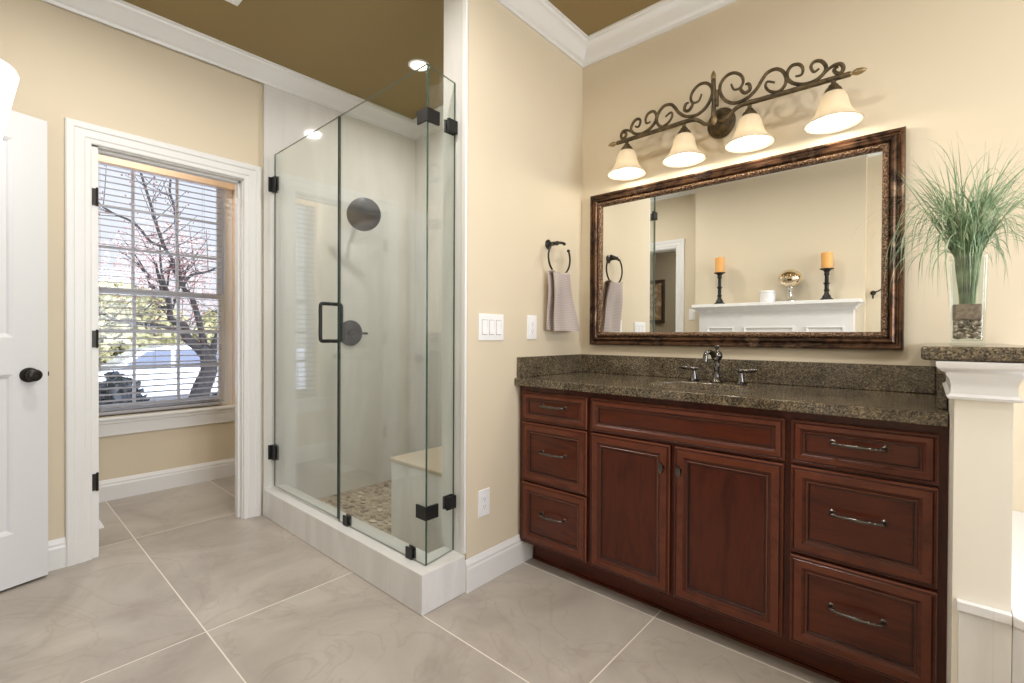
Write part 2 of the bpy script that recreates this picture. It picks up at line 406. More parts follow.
# ================================================================== room shell
XL, XT, YM = -3.111, -1.508, 2.318           # left wall face, towel wall face, mirror wall face
XS = -3.083                                    # tiled face of the shower's left wall
XS2 = -3.055                                  # same face at the back corner (the wall runs slightly askew)
XW = -4.13                                    # window wall face in the toilet room
YB, YE = -.38, -.52                           # fireplace wall face, entry wall face
XR = 2.4

b = new(); box(b, -4.3, XR + .15, -3.2, 2.5, -.12, 0)
struct('floor', b, M['floor'], 'taupe stone-look tiled floor with thin pale grout lines', cat='floor')
b = new(); box(b, -4.3, XR + .15, -3.2, 2.5, CEIL, CEIL + .12)
struct('ceiling', b, M['ceiling'], 'flat olive brown painted ceiling', cat='ceiling')

def wall_x(name, x0, x1, y0, y1, holes, label, m='wall', z1=CEIL):
    """wall slab normal to x with rectangular holes (y0,y1,z0,z1)"""
    b = new(); ys = sorted({y0, y1, *[h[0] for h in holes], *[h[1] for h in holes]})
    for a, c in zip(ys, ys[1:]):
        hs = [h for h in holes if h[0] <= a + 1e-6 and h[1] >= c - 1e-6]
        if not hs: box(b, x0, x1, a, c, 0, z1)
        for h in hs:
            if h[2] > 0: box(b, x0, x1, a, c, 0, h[2])
            if h[3] < z1: box(b, x0, x1, a, c, h[3], z1)
    bmesh.ops.remove_doubles(b, verts=b.verts, dist=1e-5)
    return struct(name, b, M[m], label, cat='wall')
def wall_y(name, y0, y1, x0, x1, holes, label, m='wall', z1=CEIL):
    b = new(); xs = sorted({x0, x1, *[h[0] for h in holes], *[h[1] for h in holes]})
    for a, c in zip(xs, xs[1:]):
        hs = [h for h in holes if h[0] <= a + 1e-6 and h[1] >= c - 1e-6]
        if not hs: box(b, a, c, y0, y1, 0, z1)
        for h in hs:
            if h[2] > 0: box(b, a, c, y0, y1, 0, h[2])
            if h[3] < z1: box(b, a, c, y0, y1, h[3], z1)
    bmesh.ops.remove_doubles(b, verts=b.verts, dist=1e-5)
    return struct(name, b, M[m], label, cat='wall')

DY0, DY1, DZ = .368, 1.072, 2.06              # rough opening of the toilet-room doorway
wall_x('wall_left', XL - .12, XL, YE, YM + .1, [(DY0, DY1, 0, DZ)], 'cream wall pierced by the cased doorway to the window room')
wall_y('wall_vanity', YM, YM + .12, -3.231, XR + .15, [(1.15, 1.95, 1.25, 2.25)], 'cream wall behind the vanity mirror and the leafy vase')
wall_x('wall_towel', -1.65, XT, 1.415, YM, [], 'cream end wall carrying the towel ring and switches')
wall_x('wall_right', XR, XR + .12, -3.2, YM, [(-.1, 2.0, .9, 2.35)], 'cream wall right of the tub, outside the photo')
wall_y('wall_back', YB - .12, YB, -1.84, -.405, [], 'cream wall behind the white mantel, seen in the mirror')
wall_y('wall_back_recess', YB - .19, YB - .07, -.405, XR, [], 'cream wall right of the mantel with a coat hook, seen in the mirror')
wall_y('wall_entry', YE - .12, YE, -3.231, -1.84, [(-2.86, -2.09, 0, 2.11)], 'shaded wall around the entry doorway, seen in the mirror', 'wall')
wall_x('wall_window', XW - .17, XW, -.6, 1.72, [(.41, 1.380, .56, 2.36)], 'cream wall under and around the double hung window')
wall_y('wall_toilet_end', 1.60, 1.72, XW, XL - .12, [], 'cream far wall of the window room')
wall_y('wall_toilet_near', -.6, -.5, XW, XL - .12, [], 'near wall of the window room, hidden by the doorway')
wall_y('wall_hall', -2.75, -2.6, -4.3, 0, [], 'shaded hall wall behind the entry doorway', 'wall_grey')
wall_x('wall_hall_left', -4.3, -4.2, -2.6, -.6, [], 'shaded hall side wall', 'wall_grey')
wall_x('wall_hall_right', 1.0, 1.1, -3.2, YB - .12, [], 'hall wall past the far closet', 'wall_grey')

# crown mouldings -------------------------------------------------------
CROWN = [(0, 0), (0, -.105), (.010, -.105), (.014, -.092), (.022, -.088), (.030, -.074), (.052, -.046), (.070, -.026), (.078, -.022), (.082, -.012), (.092, -.010), (.092, 0)]
def crown(name, pts, closed, label):
    """pts: corners (x, y) walked so that the room is on the left; mitred"""
    b = new(); n = len(pts); path = []
    for i, p in enumerate(pts):
        p = Vector((*p, CEIL - .0005))
        def nrm(q, r):
            d = (Vector(r) - Vector(q)).normalized(); return Vector((-d.y, d.x, 0))
        if 0 < i < n - 1 or closed:
            a = nrm(pts[i - 1], pts[i]); c = nrm(pts[i], pts[(i + 1) % n]); A = (a + c) / (1 + a.dot(c))
        elif i == 0: A = nrm(pts[0], pts[1])
        else: A = nrm(pts[-2], pts[-1])
        path.append((p, A, (0, 0, 1)))
    sweep(b, path, CROWN, closed)
    return struct(name, b, M['trim'], label, cat='crown moulding', smooth=True)
e = .001
crown('trim_1', [(XS2 + e, YM - .019), (XS + e, 1.18), (XL + e, YE + e), (-1.84 - e, YE + e), (-1.84 - e, YB + e), (-.405 + e, YB + e), (-.405 + e, YB - .07 + e), (XR - e, YB - .07 + e)], False,
      'white crown moulding along the left wall and over the shower')
crown('trim_2', [(XR - e, YM - e), (XT + e, YM - e), (XT + e, 1.415)], False, 'white crown moulding above the mirror and the towel wall')
crown('trim_3', [(-1.66, 1.405), (-1.66, YM - .019), (XS2 + e, YM - .019)], False, 'white crown moulding on the back wall of the shower')

# baseboards --------------------------------------------------------------
BASE = [(0, 0), (.016, 0), (.016, .098), (.013, .108), (.013, .118), (.008, .130), (.004, .140), (0, .140)]
def base(name, segs, label):
    b = new()
    for p, q in segs:
        p3 = Vector((*p, .0005)); q3 = Vector((*q, .0005)); d = (q3 - p3).normalized(); A = Vector((-d.y, d.x, 0))
        sweep(b, [(p3, A, (0, 0, 1)), (q3, A, (0, 0, 1))], BASE)
    return struct(name, b, M['trim'], label, cat='baseboard')
base('baseboard_towel', [((XT + e, 1.858), (XT + e, 1.404))], 'white baseboard at the foot of the towel wall')
base('baseboard_left', [((XL + e, .282), (XL + e, YE + e))], 'white baseboard between the open door and the doorway')
base('baseboard_window', [((XW + e, 1.599), (XW + e, -.499)), ((XL - .121, 1.599), (XW + e, 1.599))], 'white baseboard under the window')
base('baseboard_entry', [((-1.99, YE + e), (-1.84 - e, YE + e))], 'short white baseboard beside the entry doorway')

# door casings ------------------------------------------------------------
CAS = [(0, 0), (0, .011), (.006, .014), (.022, .014), (.028, .018), (.060, .017), (.066, .022), (.088, .022), (.094, .018), (.094, 0)]   # (across, out) from the inner edge
def casing_x(name, x, y0, y1, z1, sgn, label, jamb=None, w=1.):
    """casing on a wall normal to x; inner edges y0,y1,z1; out = sgn*x"""
    b = new()
    c = [(y0, .001), (y0, z1), (y1, z1), (y1, .001)]; dirs = [(-1, 0), (-1, 1), (1, 1), (1, 0)]
    path = [((x, p[0], p[1]), (0, d[0], d[1]), (sgn, 0, 0)) for p, d in zip(c, dirs)]
    sweep(b, path, [(a * w, o + .0005) for a, o in CAS])
    if jamb:
        t, xa, xb = jamb
        box(b, xa, xb, y0 - .008, y0 + .026, 0.001, z1); box(b, xa, xb, y1 - t, y1 + .008, 0.001, z1); box(b, xa, xb, y0 - .008, y1 + .008, z1 - t, z1 + .008)
        box(b, xa + .045, xa + .08, y0 + .026, y0 + .032, .001, z1 - t); box(b, xa + .045, xa + .08, y1 - t - .011, y1 - t, .001, z1 - t); box(b, xa + .045, xa + .08, y0 + t, y1 - t, z1 - t - .011, z1 - t)
    return struct(name, b, M['trim'], label, cat='door casing')
casing_x('trim_4', XL, .377, 1.068, 2.056, 1, 'white moulded casing around the doorway to the window room', (.006, XL - .12, XL - .001), 1.02)
def casing_y(name, y, x0, x1, z1, sgn, label, depth=.12):
    b = new(); c = [(x0, .001), (x0, z1), (x1, z1), (x1, .001)]; dirs = [(-1, 0), (-1, 1), (1, 1), (1, 0)]
    sweep(b, [((p[0], y, p[1]), (d[0], 0, d[1]), (0, sgn, 0)) for p, d in zip(c, dirs)], [(a, o + .0005) for a, o in CAS])
    box(b, x0 - .008, x0 + .006, y - depth, y - .001, .001, z1); box(b, x1 - .006, x1 + .008, y - depth, y - .001, .001, z1); box(b, x0 - .008, x1 + .008, y - depth, y - .001, z1 - .006, z1 + .008)
    return struct(name, b, M['trim'], label, cat='door casing')
casing_y('trim_5', YE, -2.85, -2.10, 2.10, 1, 'white casing around the entry doorway, seen in the mirror')

# hinges left on the doorway jamb
hz = [(1.80, 'topmost'), (1.094, 'middle'), (.38, 'lowest')]
for z, w in hz:
    t = thing('door_hinge', 'black butt hinge on the window-room door jamb, %s of three' % w, 'hinge', (XL, .39, z - .042), 'hinges on the doorway jamb')
    b = new(); box(b, XL + .0005, XL + .0035, .3785, .3945, z - .042, z + .042, bev=.001); box(b, XL - .034, XL + .0005, .3835, .3865, z - .042, z + .042); obj('leaf', b, M['bronze'], t)
    b = new(); lathe(b, [(.0055, -.044), (.0055, .044), (.003, .048)], (XL + .002, .398, z), n=12); obj('knuckle', b, M['bronze'], t)

# ---------------------------------------------------------------- panelled doors
def panel_door(root, w, h, th, panels, m):
    """door leaf in local coords: x 0..w along the leaf, y thickness centred, built with recessed panels both sides"""
    b = new(); xs = [0, panels[0][0], panels[0][1], w]; zs = sorted({0, h, *[p[2] for p in panels], *[p[3] for p in panels]})
    # solid stiles and rails
    box(b, 0, xs[1], -th / 2, th / 2, 0, h); box(b, xs[2], w, -th / 2, th / 2, 0, h)
    for a, c in zip(zs, zs[1:]):
        if any(abs(p[2] - a) < 1e-6 and abs(p[3] - c) < 1e-6 for p in panels): continue
        box(b, xs[1], xs[2], -th / 2, th / 2, a, c)
    for p in panels:
        for s in (-1, 1):
            rect_rings(b, p[0], p[1], p[2], p[3], [(0, th / 2, 0), (.012, th / 2 - .006, 0), (.018, th / 2 - .012, 0), (.05, th / 2 - .012, 0), (.075, th / 2 - .005, 0)], lambda u, v, d, s=s: (u, s * d, v), cap=False)
            q = [b.verts.new((u, s * (th / 2 - .005), v)) for u, v in ((p[0] + .075, p[2] + .075), (p[1] - .075, p[2] + .075), (p[1] - .075, p[3] - .075), (p[0] + .075, p[3] - .075))]
            b.faces.new(q)
    return b
def door_at(name, label, hinge, ang, w, h, z0, knob=True, panels=None, th=.035, kz=.935):
    """hinge point (x,y), leaf runs along direction ang"""
    c, s = math.cos(ang), math.sin(ang)
    def tf(bm):
        for v in bm.verts:
            x, y, z = v.co; v.co = (hinge[0] + c * x - s * y, hinge[1] + s * x + c * y, z + z0)
        return bm
    root = thing(name, label, 'door', (hinge[0], hinge[1], z0)); root['kind'] = 'structure'
    panels = panels or [(.115, w - .115, .23, 1.03 - .10), (.115, w - .115, 1.09, h - .12)]
    obj('door_leaf', tf(panel_door(root, w, h, th, panels, None)), M['door_white'], root)
    if knob:
        for sd in (-1, 1):
            b = new(); lathe(b, [(0.001, 0), (.033, 0), (.033, .004), (.028, .009), (.012, .010), (.010, .028), (.020, .034), (.027, .044), (.027, .050), (.021, .056), (.012, .058), (.0105, .0565), (.009, .058), (.001, .0585)], (0, 0, 0), 'Y', 32)
            for v in b.verts: v.co = (v.co.x + w - .064, sd * (v.co.y + th / 2), v.co.z * 1.0 + kz - z0)
            o = obj('door_knob', tf(b), M['bronze'], root, smooth=True)
        b = new(); box(b, w - .002, w + .009, -.006, .006, kz - z0 - .010, kz - z0 + .010); obj('latch_bolt', tf(b), M['bronze'], root)
    return root
ang = math.atan2(.726, -.226)
door_at('door_1', 'open white panelled door with dark bronze knob at the photo left edge', (-2.822, -.51), ang, .755, 2.078, .012)
door_at('door_2', 'white door folded back inside the window room', (XL - .16, .345), PI, .64, 2.03, .012)
hk = thing('coat_hook', 'small dark coat hook on the cream wall right of the mantel', 'hook', (-.355, YB - .07, 1.50))
yh = YB - .07
b = new(); lathe(b, [(0.001, 0.001), (.020, 0.001), (.020, .006), (.008, .010), (.007, .030), (0.001, .032)], (-.355, yh, 1.50), 'Y', 20); obj('hook_base', b, M['bronze'], hk, smooth=True)
b = new(); tube(b, smooth_path([(-.355, yh + .026, 1.505), (-.353, yh + .030, 1.48), (-.353, yh + .034, 1.455), (-.353, yh + .055, 1.455), (-.353, yh + .062, 1.475)]), [.006, .005, .005, .006], 8)
tube(b, smooth_path([(-.355, yh + .026, 1.50), (-.32, yh + .045, 1.51), (-.288, yh + .060, 1.53)]), [.006, .005, .007], 8); obj('hook_arm', b, M['bronze'], hk, smooth=True)

# ================================================================== toilet-room window
WY0, WY1, WZ0, WZ1 = .41, 1.380, .56, 2.36
b = new(); XO = XW - .17
for a in ((XO, XW - .001, WY0, WY0 + .012, WZ0, WZ1), (XO, XW - .001, WY1 - .012, WY1, WZ0, WZ1), (XO, XW - .001, WY0 + .012, WY1 - .012, WZ1 - .012, WZ1)): box(b, *a)
w1 = thing('window_1', 'double hung window with white grilles behind a slatted blind', 'window', (XW - .10, .89, WZ0)); w1['kind'] = 'structure'
j = obj('window_jamb', b, M['peach'], w1); j['label'] = 'window reveal with sun glow in its peach colour'
b = new()
fx0, fx1 = XW - .165, XW - .085
a0, a1 = WY0 + .002, 1.335
box(b, fx0, fx1, WY0 + .0125, a0 + .025, WZ0 + .001, WZ1 - .012); box(b, fx0, fx1, a1 - .025, WY1 - .0125, WZ0 + .001, WZ1 - .012)
box(b, fx0, fx1, a0 + .025, a1 - .025, WZ1 - .04, WZ1 - .012); box(b, fx0, fx1, a0 + .025, a1 - .025, WZ0 + .001, WZ0 + .03)
obj('window_frame', b, M['sash'], w1, bevel=.002)
def sash(x, z0, z1, nm):
    b = new(); y0, y1 = a0 + .025, a1 - .025; t = .04
    box(b, x - .015, x + .015, y0, y0 + t, z0, z1); box(b, x - .015, x + .015, y1 - t, y1, z0, z1)
    box(b, x - .015, x + .015, y0 + t, y1 - t, z0, z0 + t); box(b, x - .015, x + .015, y0 + t, y1 - t, z1 - t, z1)
    s = obj(nm, b, M['sash'], w1)
    b = new(); W_, H_ = y1 - y0 - 2 * t, z1 - z0 - 2 * t
    for k in (1, 2):
        box(b, x - .007, x + .007, y0 + t + W_ * k / 3 - .009, y0 + t + W_ * k / 3 + .009, z0 + t, z1 - t)
        box(b, x - .0068, x + .0068, y0 + t, y1 - t, z0 + t + H_ * k / 3 - .009, z0 + t + H_ * k / 3 + .009)
    obj('grille', b, M['sash'], s)
    b = new(); box(b, x - .002, x + .002, y0 + t - .004, y1 - t + .004, z0 + t - .004, z1 - t + .004); obj('pane', b, M['window_glass'], s)
sash(XW - .145, 1.40, 2.325, 'upper_sash'); sash(XW - .108, .592, 1.44, 'lower_sash')
b = new(); box(b, XW - .084, XW + .034, WY0 - .09, WY1 + .09, WZ0 - .022, WZ0 - .0005, bev=.006)
for v in b.verts:
    pass
box(b, XW + .001, XW + .016, WY0 - .07, WY1 + .07, WZ0 - .125, WZ0 - .022, bev=.002); box(b, XW + .001, XW + .024, WY0 - .07, WY1 + .07, WZ0 - .045, WZ0 - .022, bev=.005)
obj('window_stool', b, M['trim'], w1)

# blind ---------------------------------------------------------------------
bl = thing('window_blind', 'white horizontal slatted blind lowered over the double hung window', 'blind', (XW - .05, .88, WZ0))
by0, by1 = WY0 + .018, 1.272
b = new(); box(b, XW - .078, XW - .022, by0, WY1 - .014, WZ1 - .088, WZ1 - .0125, bev=.002); obj('headrail', b, M['peach'], bl)
b = new(); z = WZ0 + .06; k = 0
while z < WZ1 - .09:
    n = 5; ring = []
    for s_, th in ((-1, -.0012), (1, .0012)):
        ring.append([(XW - .05 + (q / n - .5) * .046, z + .0035 * (1 - (2 * q / n - 1) ** 2) - (q / n - .5) * .0046 + th) for q in range(n + 1)])
    poly = ring[0] + ring[1][::-1]
    A = [b.verts.new((x, by0, zz)) for x, zz in poly]; Bv = [b.verts.new((x, by1, zz)) for x, zz in poly]
    for q in range(len(poly)): b.faces.new((A[q], Bv[q], Bv[(q + 1) % len(poly)], A[(q + 1) % len(poly)]))
    b.faces.new(A); b.faces.new(Bv[::-1]); z += .0425
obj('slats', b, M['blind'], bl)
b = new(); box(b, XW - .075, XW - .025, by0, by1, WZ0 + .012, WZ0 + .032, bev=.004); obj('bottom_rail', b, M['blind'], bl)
b = new()
for y in (by0 + .12, by0 + .42, by1 - .12):
    for x in (XW - .074, XW - .026): tube(b, [(x, y, WZ0 + .03), (x, y, WZ1 - .08)], .0008, 4)
obj('ladder_cord', b, M['blind'], bl)

# floor register
t = thing('floor_register', 'white metal floor register by the door of the window room', 'floor vent', (-3.72, .40, 0))
b = new(); x0, x1, y0, y1 = -3.87, -3.555, .365, .485
for a in ((x0, x1, y0, y0 + .02), (x0, x1, y1 - .02, y1), (x0, x0 + .02, y0 + .02, y1 - .02), (x1 - .02, x1, y0 + .02, y1 - .02)): box(b, *a, .001, .007)
obj('frame', b, M['plastic'], t)
b = new()
for k in range(17): box(b, x0 + .024 + k * .0163, x0 + .030 + k * .0163, y0 + .02, y1 - .02, .001, .005)
obj('louvres', b, M['plastic'], t)

# ================================================================== shower
# tile facings
b = new(); prism(b, [(XL + .0005, 1.1765), (XS, 1.1765), (XS2, YM - .018), (XL + .0005, YM - .018)], .001, CEIL - .001)
struct('wall_shower_left', b, M['tile'], 'polished white tile wall with the shower head and valve', cat='wall')
b = new(); box(b, XS2 + .0005, -1.66, YM - .018, YM - .0005, 0.001, CEIL - .001)
struct('wall_shower_back', b, M['tile'], 'polished white tile back wall of the shower', cat='wall')
b = new(); box(b, -1.66, -1.6505, 1.405, YM - .0185, .001, CEIL - .001); box(b, -1.6505, XT - .0265, 1.405, 1.4145, .001, CEIL - .001)
struct('wall_shower_right', b, M['tile'], 'white tile on the shower side and end of the towel wall', cat='wall')
b = new(); box(b, XT - .026, XT + .001, 1.402, 1.4145, .166, CEIL - .106, bev=.003)
struct('trim_7', b, M['trim'], 'white corner trim at the end of the towel wall', cat='trim')
b = new(); prism(b, [(XS + .001, 1.17), (-1.502, 1.17), (-1.502, 1.404), (-1.64, 1.404), (-1.64, 1.31), (XS + .001, 1.31)], .001, .165)
struct('shower_curb', b, M['curb'], 'low white tiled curb under the shower glass', cat='curb', bevel=.003)
b = new(); prism(b, [(XS + .006, 1.311), (-1.661, 1.311), (-1.661, YM - .019), (XS2 + .001, YM - .019)], .001, .018)
struct('floor_shower', b, mat('tan_grout', (.45, .38, .29), .8), 'tan grout bed of the shower floor', cat='floor')
# pebble mosaic
b = new(); x = XS + .06
pts = []
while x < -1.68:
    y = 1.33
    while y < YM - .03:
        px, py = x + random.uniform(-.008, .008), y + random.uniform(-.008, .008)
        if not (px > -2.19 and py > 1.49): pts.append((px, py))
        y += .043
    x += .064
for px, py in pts:
    a = random.uniform(-.5, .5); rx, ry = random.uniform(.022, .035), random.uniform(.013, .0205); h = random.uniform(.007, .010)
    n = 9; ca, sa = math.cos(a), math.sin(a); rings = []
    for f, zz in ((1., 0.), (.92, .6), (.6, 1.)):
        rr = []
        for k in range(n):
            t_ = 2 * PI * k / n; ux = rx * f * math.cos(t_); uy = ry * f * math.sin(t_)
            rr.append(b.verts.new((px + ux * ca - uy * sa, py + ux * sa + uy * ca, .018 + h * zz)))
        rings.append(rr)
    for i in range(2):
        for k in range(n): b.faces.new((rings[i][k], rings[i][(k + 1) % n], rings[i + 1][(k + 1) % n], rings[i + 1][k]))
    b.faces.new(rings[2])
o = obj('pebble_mosaic', b, M['pebble_floor'], smooth=True); tag(o, 'tan and brown pebble mosaic covering the shower floor', 'pebble tile', kind='stuff')
# bench
b = new(); box(b, -2.205, -1.661, 1.505, YM - .0195, .0185, .43); box(b, -2.213, -1.661, 1.497, YM - .0195, .4305, .45, 1, bev=.003)
struct('shower_bench', b, [M['curb'], mat('tan_stone_seat', (.56, .47, .36), .3)], 'white tiled seat block in the back right of the shower', cat='bench', bevel=.002)

# glass enclosure
GY = 1.228; GT = .0095; GZ0, GZ1 = .172, 2.236
def pane(bm, x0, x1, y0, y1, z0, z1, face='Y'):
    box(bm, x0, x1, y0, y1, z0, z1)
    for f in bm.faces:
        n = f.normal if f.normal.length else f.normal
    bm.normal_update()
    for f in bm.faces:
        big = abs(f.normal.y) > .9 if face == 'Y' else abs(f.normal.x) > .9
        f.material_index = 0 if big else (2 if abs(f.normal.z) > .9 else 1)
    return bm
gm = [M['glass'], M['glass_edge'], mat('lit_tone_glass_top_edge', (.25, .27, .22), .15)]  # horizontal edges: same glass, caught light put into a paler colour
sd = thing('shower_door', 'frameless glass shower door with black pull handle, hinged at the left tile', 'shower door', (-2.66, GY, GZ0))
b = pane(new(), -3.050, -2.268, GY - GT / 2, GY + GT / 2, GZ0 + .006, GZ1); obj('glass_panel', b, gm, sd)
for z in (2.055, .385):
    b = new(); box(b, XS + .0005, XS + .008, GY - .028, GY + .028, z - .045, z + .045, bev=.002); box(b, XS + .008, XS + .018, GY - .012, GY + .012, z - .045, z + .045)
    box(b, XS + .019, XS + .066, GY - .012, GY - GT / 2 - .0003, z - .045, z + .045, bev=.002); box(b, XS + .019, XS + .066, GY + GT / 2 + .0003, GY + .012, z - .045, z + .045, bev=.002)
    obj('hinge', b, M['black'], sd)
b = new(); hx = -2.345
# C pull: both posts pass through the door, bars on both sides
for s in (-1, 1):
    yy = GY + s * .058
    tube(b, smooth_path([(hx, GY + s * .004, 1.282), (hx, GY + s * .035, 1.282), (hx, yy - s * .006, 1.280), (hx, yy, 1.262), (hx, yy, 1.19), (hx, yy, 1.108), (hx, yy - s * .006, 1.090), (hx, GY + s * .035, 1.088), (hx, GY + s * .004, 1.088)], 5), .0095, 14)
o = obj('pull_handle', b, M['black'], sd, smooth=True)
b = pane(new(), -2.2675, -2.2590, GY - .0065, GY + .0065, GZ0 + .006, GZ1); o = obj('edge_seal', b, [M['black'], M['black'], M['black']], sd)

fp = thing('fixed_glass_panel', 'fixed front glass panel between the shower door and the glass corner', 'glass panel', (-1.9, GY, .1655))
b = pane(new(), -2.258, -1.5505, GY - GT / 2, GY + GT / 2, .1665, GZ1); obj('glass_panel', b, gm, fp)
for x, in ((-2.18,), (-1.655,)):
    b = new(); box(b, x - .022, x + .022, GY - .013, GY - GT / 2 - .0003, .1662, .215, bev=.002); box(b, x - .022, x + .022, GY + GT / 2 + .0003, GY + .013, .1662, .215, bev=.002)
    obj('floor_clamp', b, M['black'], fp)
for z in (2.025, .385):
    b = new()   # L-shaped corner clamp outside and inside the corner
    xo = -1.5505
    prism(b, [(xo - .055, GY - .013), (xo + .013, GY - .013), (xo + .013, GY + .055), (xo + .0003 + .0001, GY + .055), (xo + .0003 + .0001, GY - GT / 2 - .0003), (xo - .055, GY - GT / 2 - .0003)], z - .028, z + .028)
    obj('corner_clamp', b, M['black'], fp, bevel=.0015)
rp = thing('return_glass_panel', 'narrow return glass panel against the end of the towel wall', 'glass panel', (-1.555, 1.32, .1655))
b = new(); prism(b, [(-1.5600, GY + GT / 2 + .0008), (-1.5510, GY + GT / 2 + .0008), (-1.5765, 1.4025), (-1.5855, 1.4025)], .1665, GZ1); b.normal_update()
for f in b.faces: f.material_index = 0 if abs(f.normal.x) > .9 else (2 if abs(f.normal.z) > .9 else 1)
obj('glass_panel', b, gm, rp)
for z in (2.035, .385):
    b = new(); box(b, -1.5755, -1.5610, 1.352, 1.4035, z - .028, z + .028, bev=.0015); box(b, -1.594, -1.5865, 1.352, 1.4035, z - .028, z + .028, bev=.0015)
    obj('wall_clamp', b, M['black'], rp)

# shower head and valve on the left tile wall
t = thing('wall_shower', 'round dark shower head on the left tile wall', 'shower head', (-3.062, 1.80, 2.02))
cx = Vector((-2.87, 1.735, 1.935)); nrm = Vector((.85, -.32, -.42)).normalized()
b = new(); q = nrm.to_track_quat('Z', 'Y').to_matrix()
lathe(b, [(.001, -.034), (.016, -.034), (.018, -.018), (.05, -.010), (.108, -.007), (.112, -.003), (.112, .002), (.108, .004), (.001, .004)], n=48)
for v in b.verts: v.co = q @ v.co + cx
obj('spray_disc', b, M['nickel_dark'], t, smooth=True)
b = new(); bk = cx - nrm * .034
tube(b, smooth_path([bk, bk - nrm * .03 + Vector((0, 0, .01)), Vector((-2.97, 1.79, 2.02)), Vector((-3.0615, 1.80, 2.03))]), .0095, 12); obj('shower_arm', b, M['bronze'], t, smooth=True)
b = new(); lathe(b, [(.001, .001), (.028, .001), (.028, .005), (.014, .012), (.001, .012)], (-3.062, 1.80, 2.03), 'X', 28); obj('wall_flange', b, M['bronze'], t, smooth=True)
t = thing('shower_valve', 'round dark shower valve plate with a small lever, on the left tile wall', 'shower valve', (-3.075, 1.75, 1.134))
b = new(); lathe(b, [(.001, .001), (.090, .001), (.090, .004), (.084, .008), (.001, .010)], (-3.0625, 1.748, 1.134), 'X', 48); obj('trim_plate', b, M['nickel_dark'], t, smooth=True)
b = new(); lathe(b, [(.024, .010), (.022, .04), (.016, .048), (.001, .05)], (-3.0625, 1.748, 1.134), 'X', 24)
tube(b, smooth_path([(-3.038, 1.748, 1.134), (-3.032, 1.80, 1.133), (-3.032, 1.862, 1.132)]), [.010, .007, .009], 10); obj('lever', b, M['nickel_dark'], t, smooth=True)

# ================================================================== recessed ceiling lights
def can(x, y, label, group='recessed ceiling lights', power=CAN_W):
    t = thing('recessed_light', label, 'ceiling light', (x, y, CEIL), group)
    b = new(); lathe(b, [(.052, -.0005), (.066, -.0005), (.066, -.004), (.054, -.007), (.050, -.003)], (x, y, CEIL), n=36, closed=True); obj('trim_ring', b, M['plastic'], t, smooth=True)
    b = new(); lathe(b, [(.001, -.0045), (.051, -.0045), (.051, -.002), (.001, -.002)], (x, y, CEIL), n=32); obj('lens', b, M['can_lens'], t)
    ld = bpy.data.lights.new('can_light', 'AREA'); ld.shape = 'DISK'; ld.size = .11; ld.energy = power; ld.color = (1, .965, .92); ld.spread = math.radians(165)
    l = bpy.data.objects.new('can_light', ld); C.objects.link(l); l.parent = t; l.location = (0, 0, -.010)
    return t
can(-2.344, 1.79, 'lit round recessed light in the ceiling over the shower', power=9)
can(-2.25, .3, 'unseen recessed light added as fill above the entry door')  # this and the following cans are unseen, added to brighten the rooms
for x, y in ((-.6, 1.0), (-1.3, .8), (.9, 1.1), (.9, .4)):
    can(x, y, 'unseen recessed light added as fill in the main ceiling')
can(-3.68, .6, 'unseen recessed light added as fill in the window room ceiling', power=12)
can(-2.5, -1.6, 'unseen recessed light added as fill in the hall ceiling', power=12)
# ceiling register peeking in at the top edge
t = thing('ceiling_vent', 'white ceiling register at the top edge of the photo, left of the shower', 'vent', (-2.45, .78, CEIL))
b = new(); x0, x1, y0, y1 = -2.60, -2.27, .70, .865
for a in ((x0, x1, y0, y0 + .022), (x0, x1, y1 - .022, y1), (x0, x0 + .022, y0 + .022, y1 - .022), (x1 - .022, x1, y0 + .022, y1 - .022)): box(b, *a, CEIL - .012, CEIL - .001)
obj('frame', b, M['plastic'], t)
b = new()
for k in range(8): box(b, x0 + .022, x1 - .022, y0 + .026 + k * .0155, y0 + .034 + k * .0155, CEIL - .010, CEIL - .003)
obj('louvres', b, M['plastic'], t)

# pendant with opal shade whose side shows at the left edge
px, py = -2.640, -.052
t = thing('pendant_light', 'bright white opal glass pendant lamp cut off by the left photo edge', 'pendant light', (px, py, CEIL))
b = new(); lathe(b, [(.08, 1.735), (.098, 1.742), (.132, 1.93), (.161, 2.085), (.164, 2.100), (.158, 2.114), (.13, 2.128), (.04, 2.15), (.001, 2.152)], (px, py, 0), n=48); obj('lamp_shade', b, M['pendant_glass'], t, smooth=True)
b = new(); tube(b, [(px, py, 2.15), (px, py, CEIL - .02)], .006, 10); lathe(b, [(.001, CEIL - .03), (.06, CEIL - .022), (.06, CEIL - .001), (.001, CEIL - .001)], (px, py, 0), n=28); obj('stem', b, M['bronze'], t, smooth=True)

# ================================================================== vanity cabinet
VX0, VX1, VY = -1.503, .0445, 1.765
vc = thing('vanity_cabinet', 'long cherry wood vanity cabinet with glazed drawer fronts and two doors', 'vanity cabinet', (-.73, 2.0, 0))
b = new(); box(b, VX0 + .004, VX1, VY, YM - .002, .116, .70); box(b, VX0 + .004, -.98, VY, YM - .002, .7005, .878); box(b, -.44, VX1, VY, YM - .002, .7005, .878)
box(b, -.9795, -.4405, VY, VY + .018, .7005, .878); box(b, -.9795, -.4405, YM - .02, YM - .002, .7005, .878)
obj('carcass', b, M['wood_v'], vc)
b = new(); box(b, VX0 + .024, VX1, VY + .090, YM - .01, .001, .1155)
lath = [(0, 0), (0, .022), (.004, .026), (.012, .014), (.018, 0)]
box(b, VX0 + .024, VX1, VY + .083, VY + .0898, .001, .012); obj('toe_kick', b, M['wood_h'], vc)
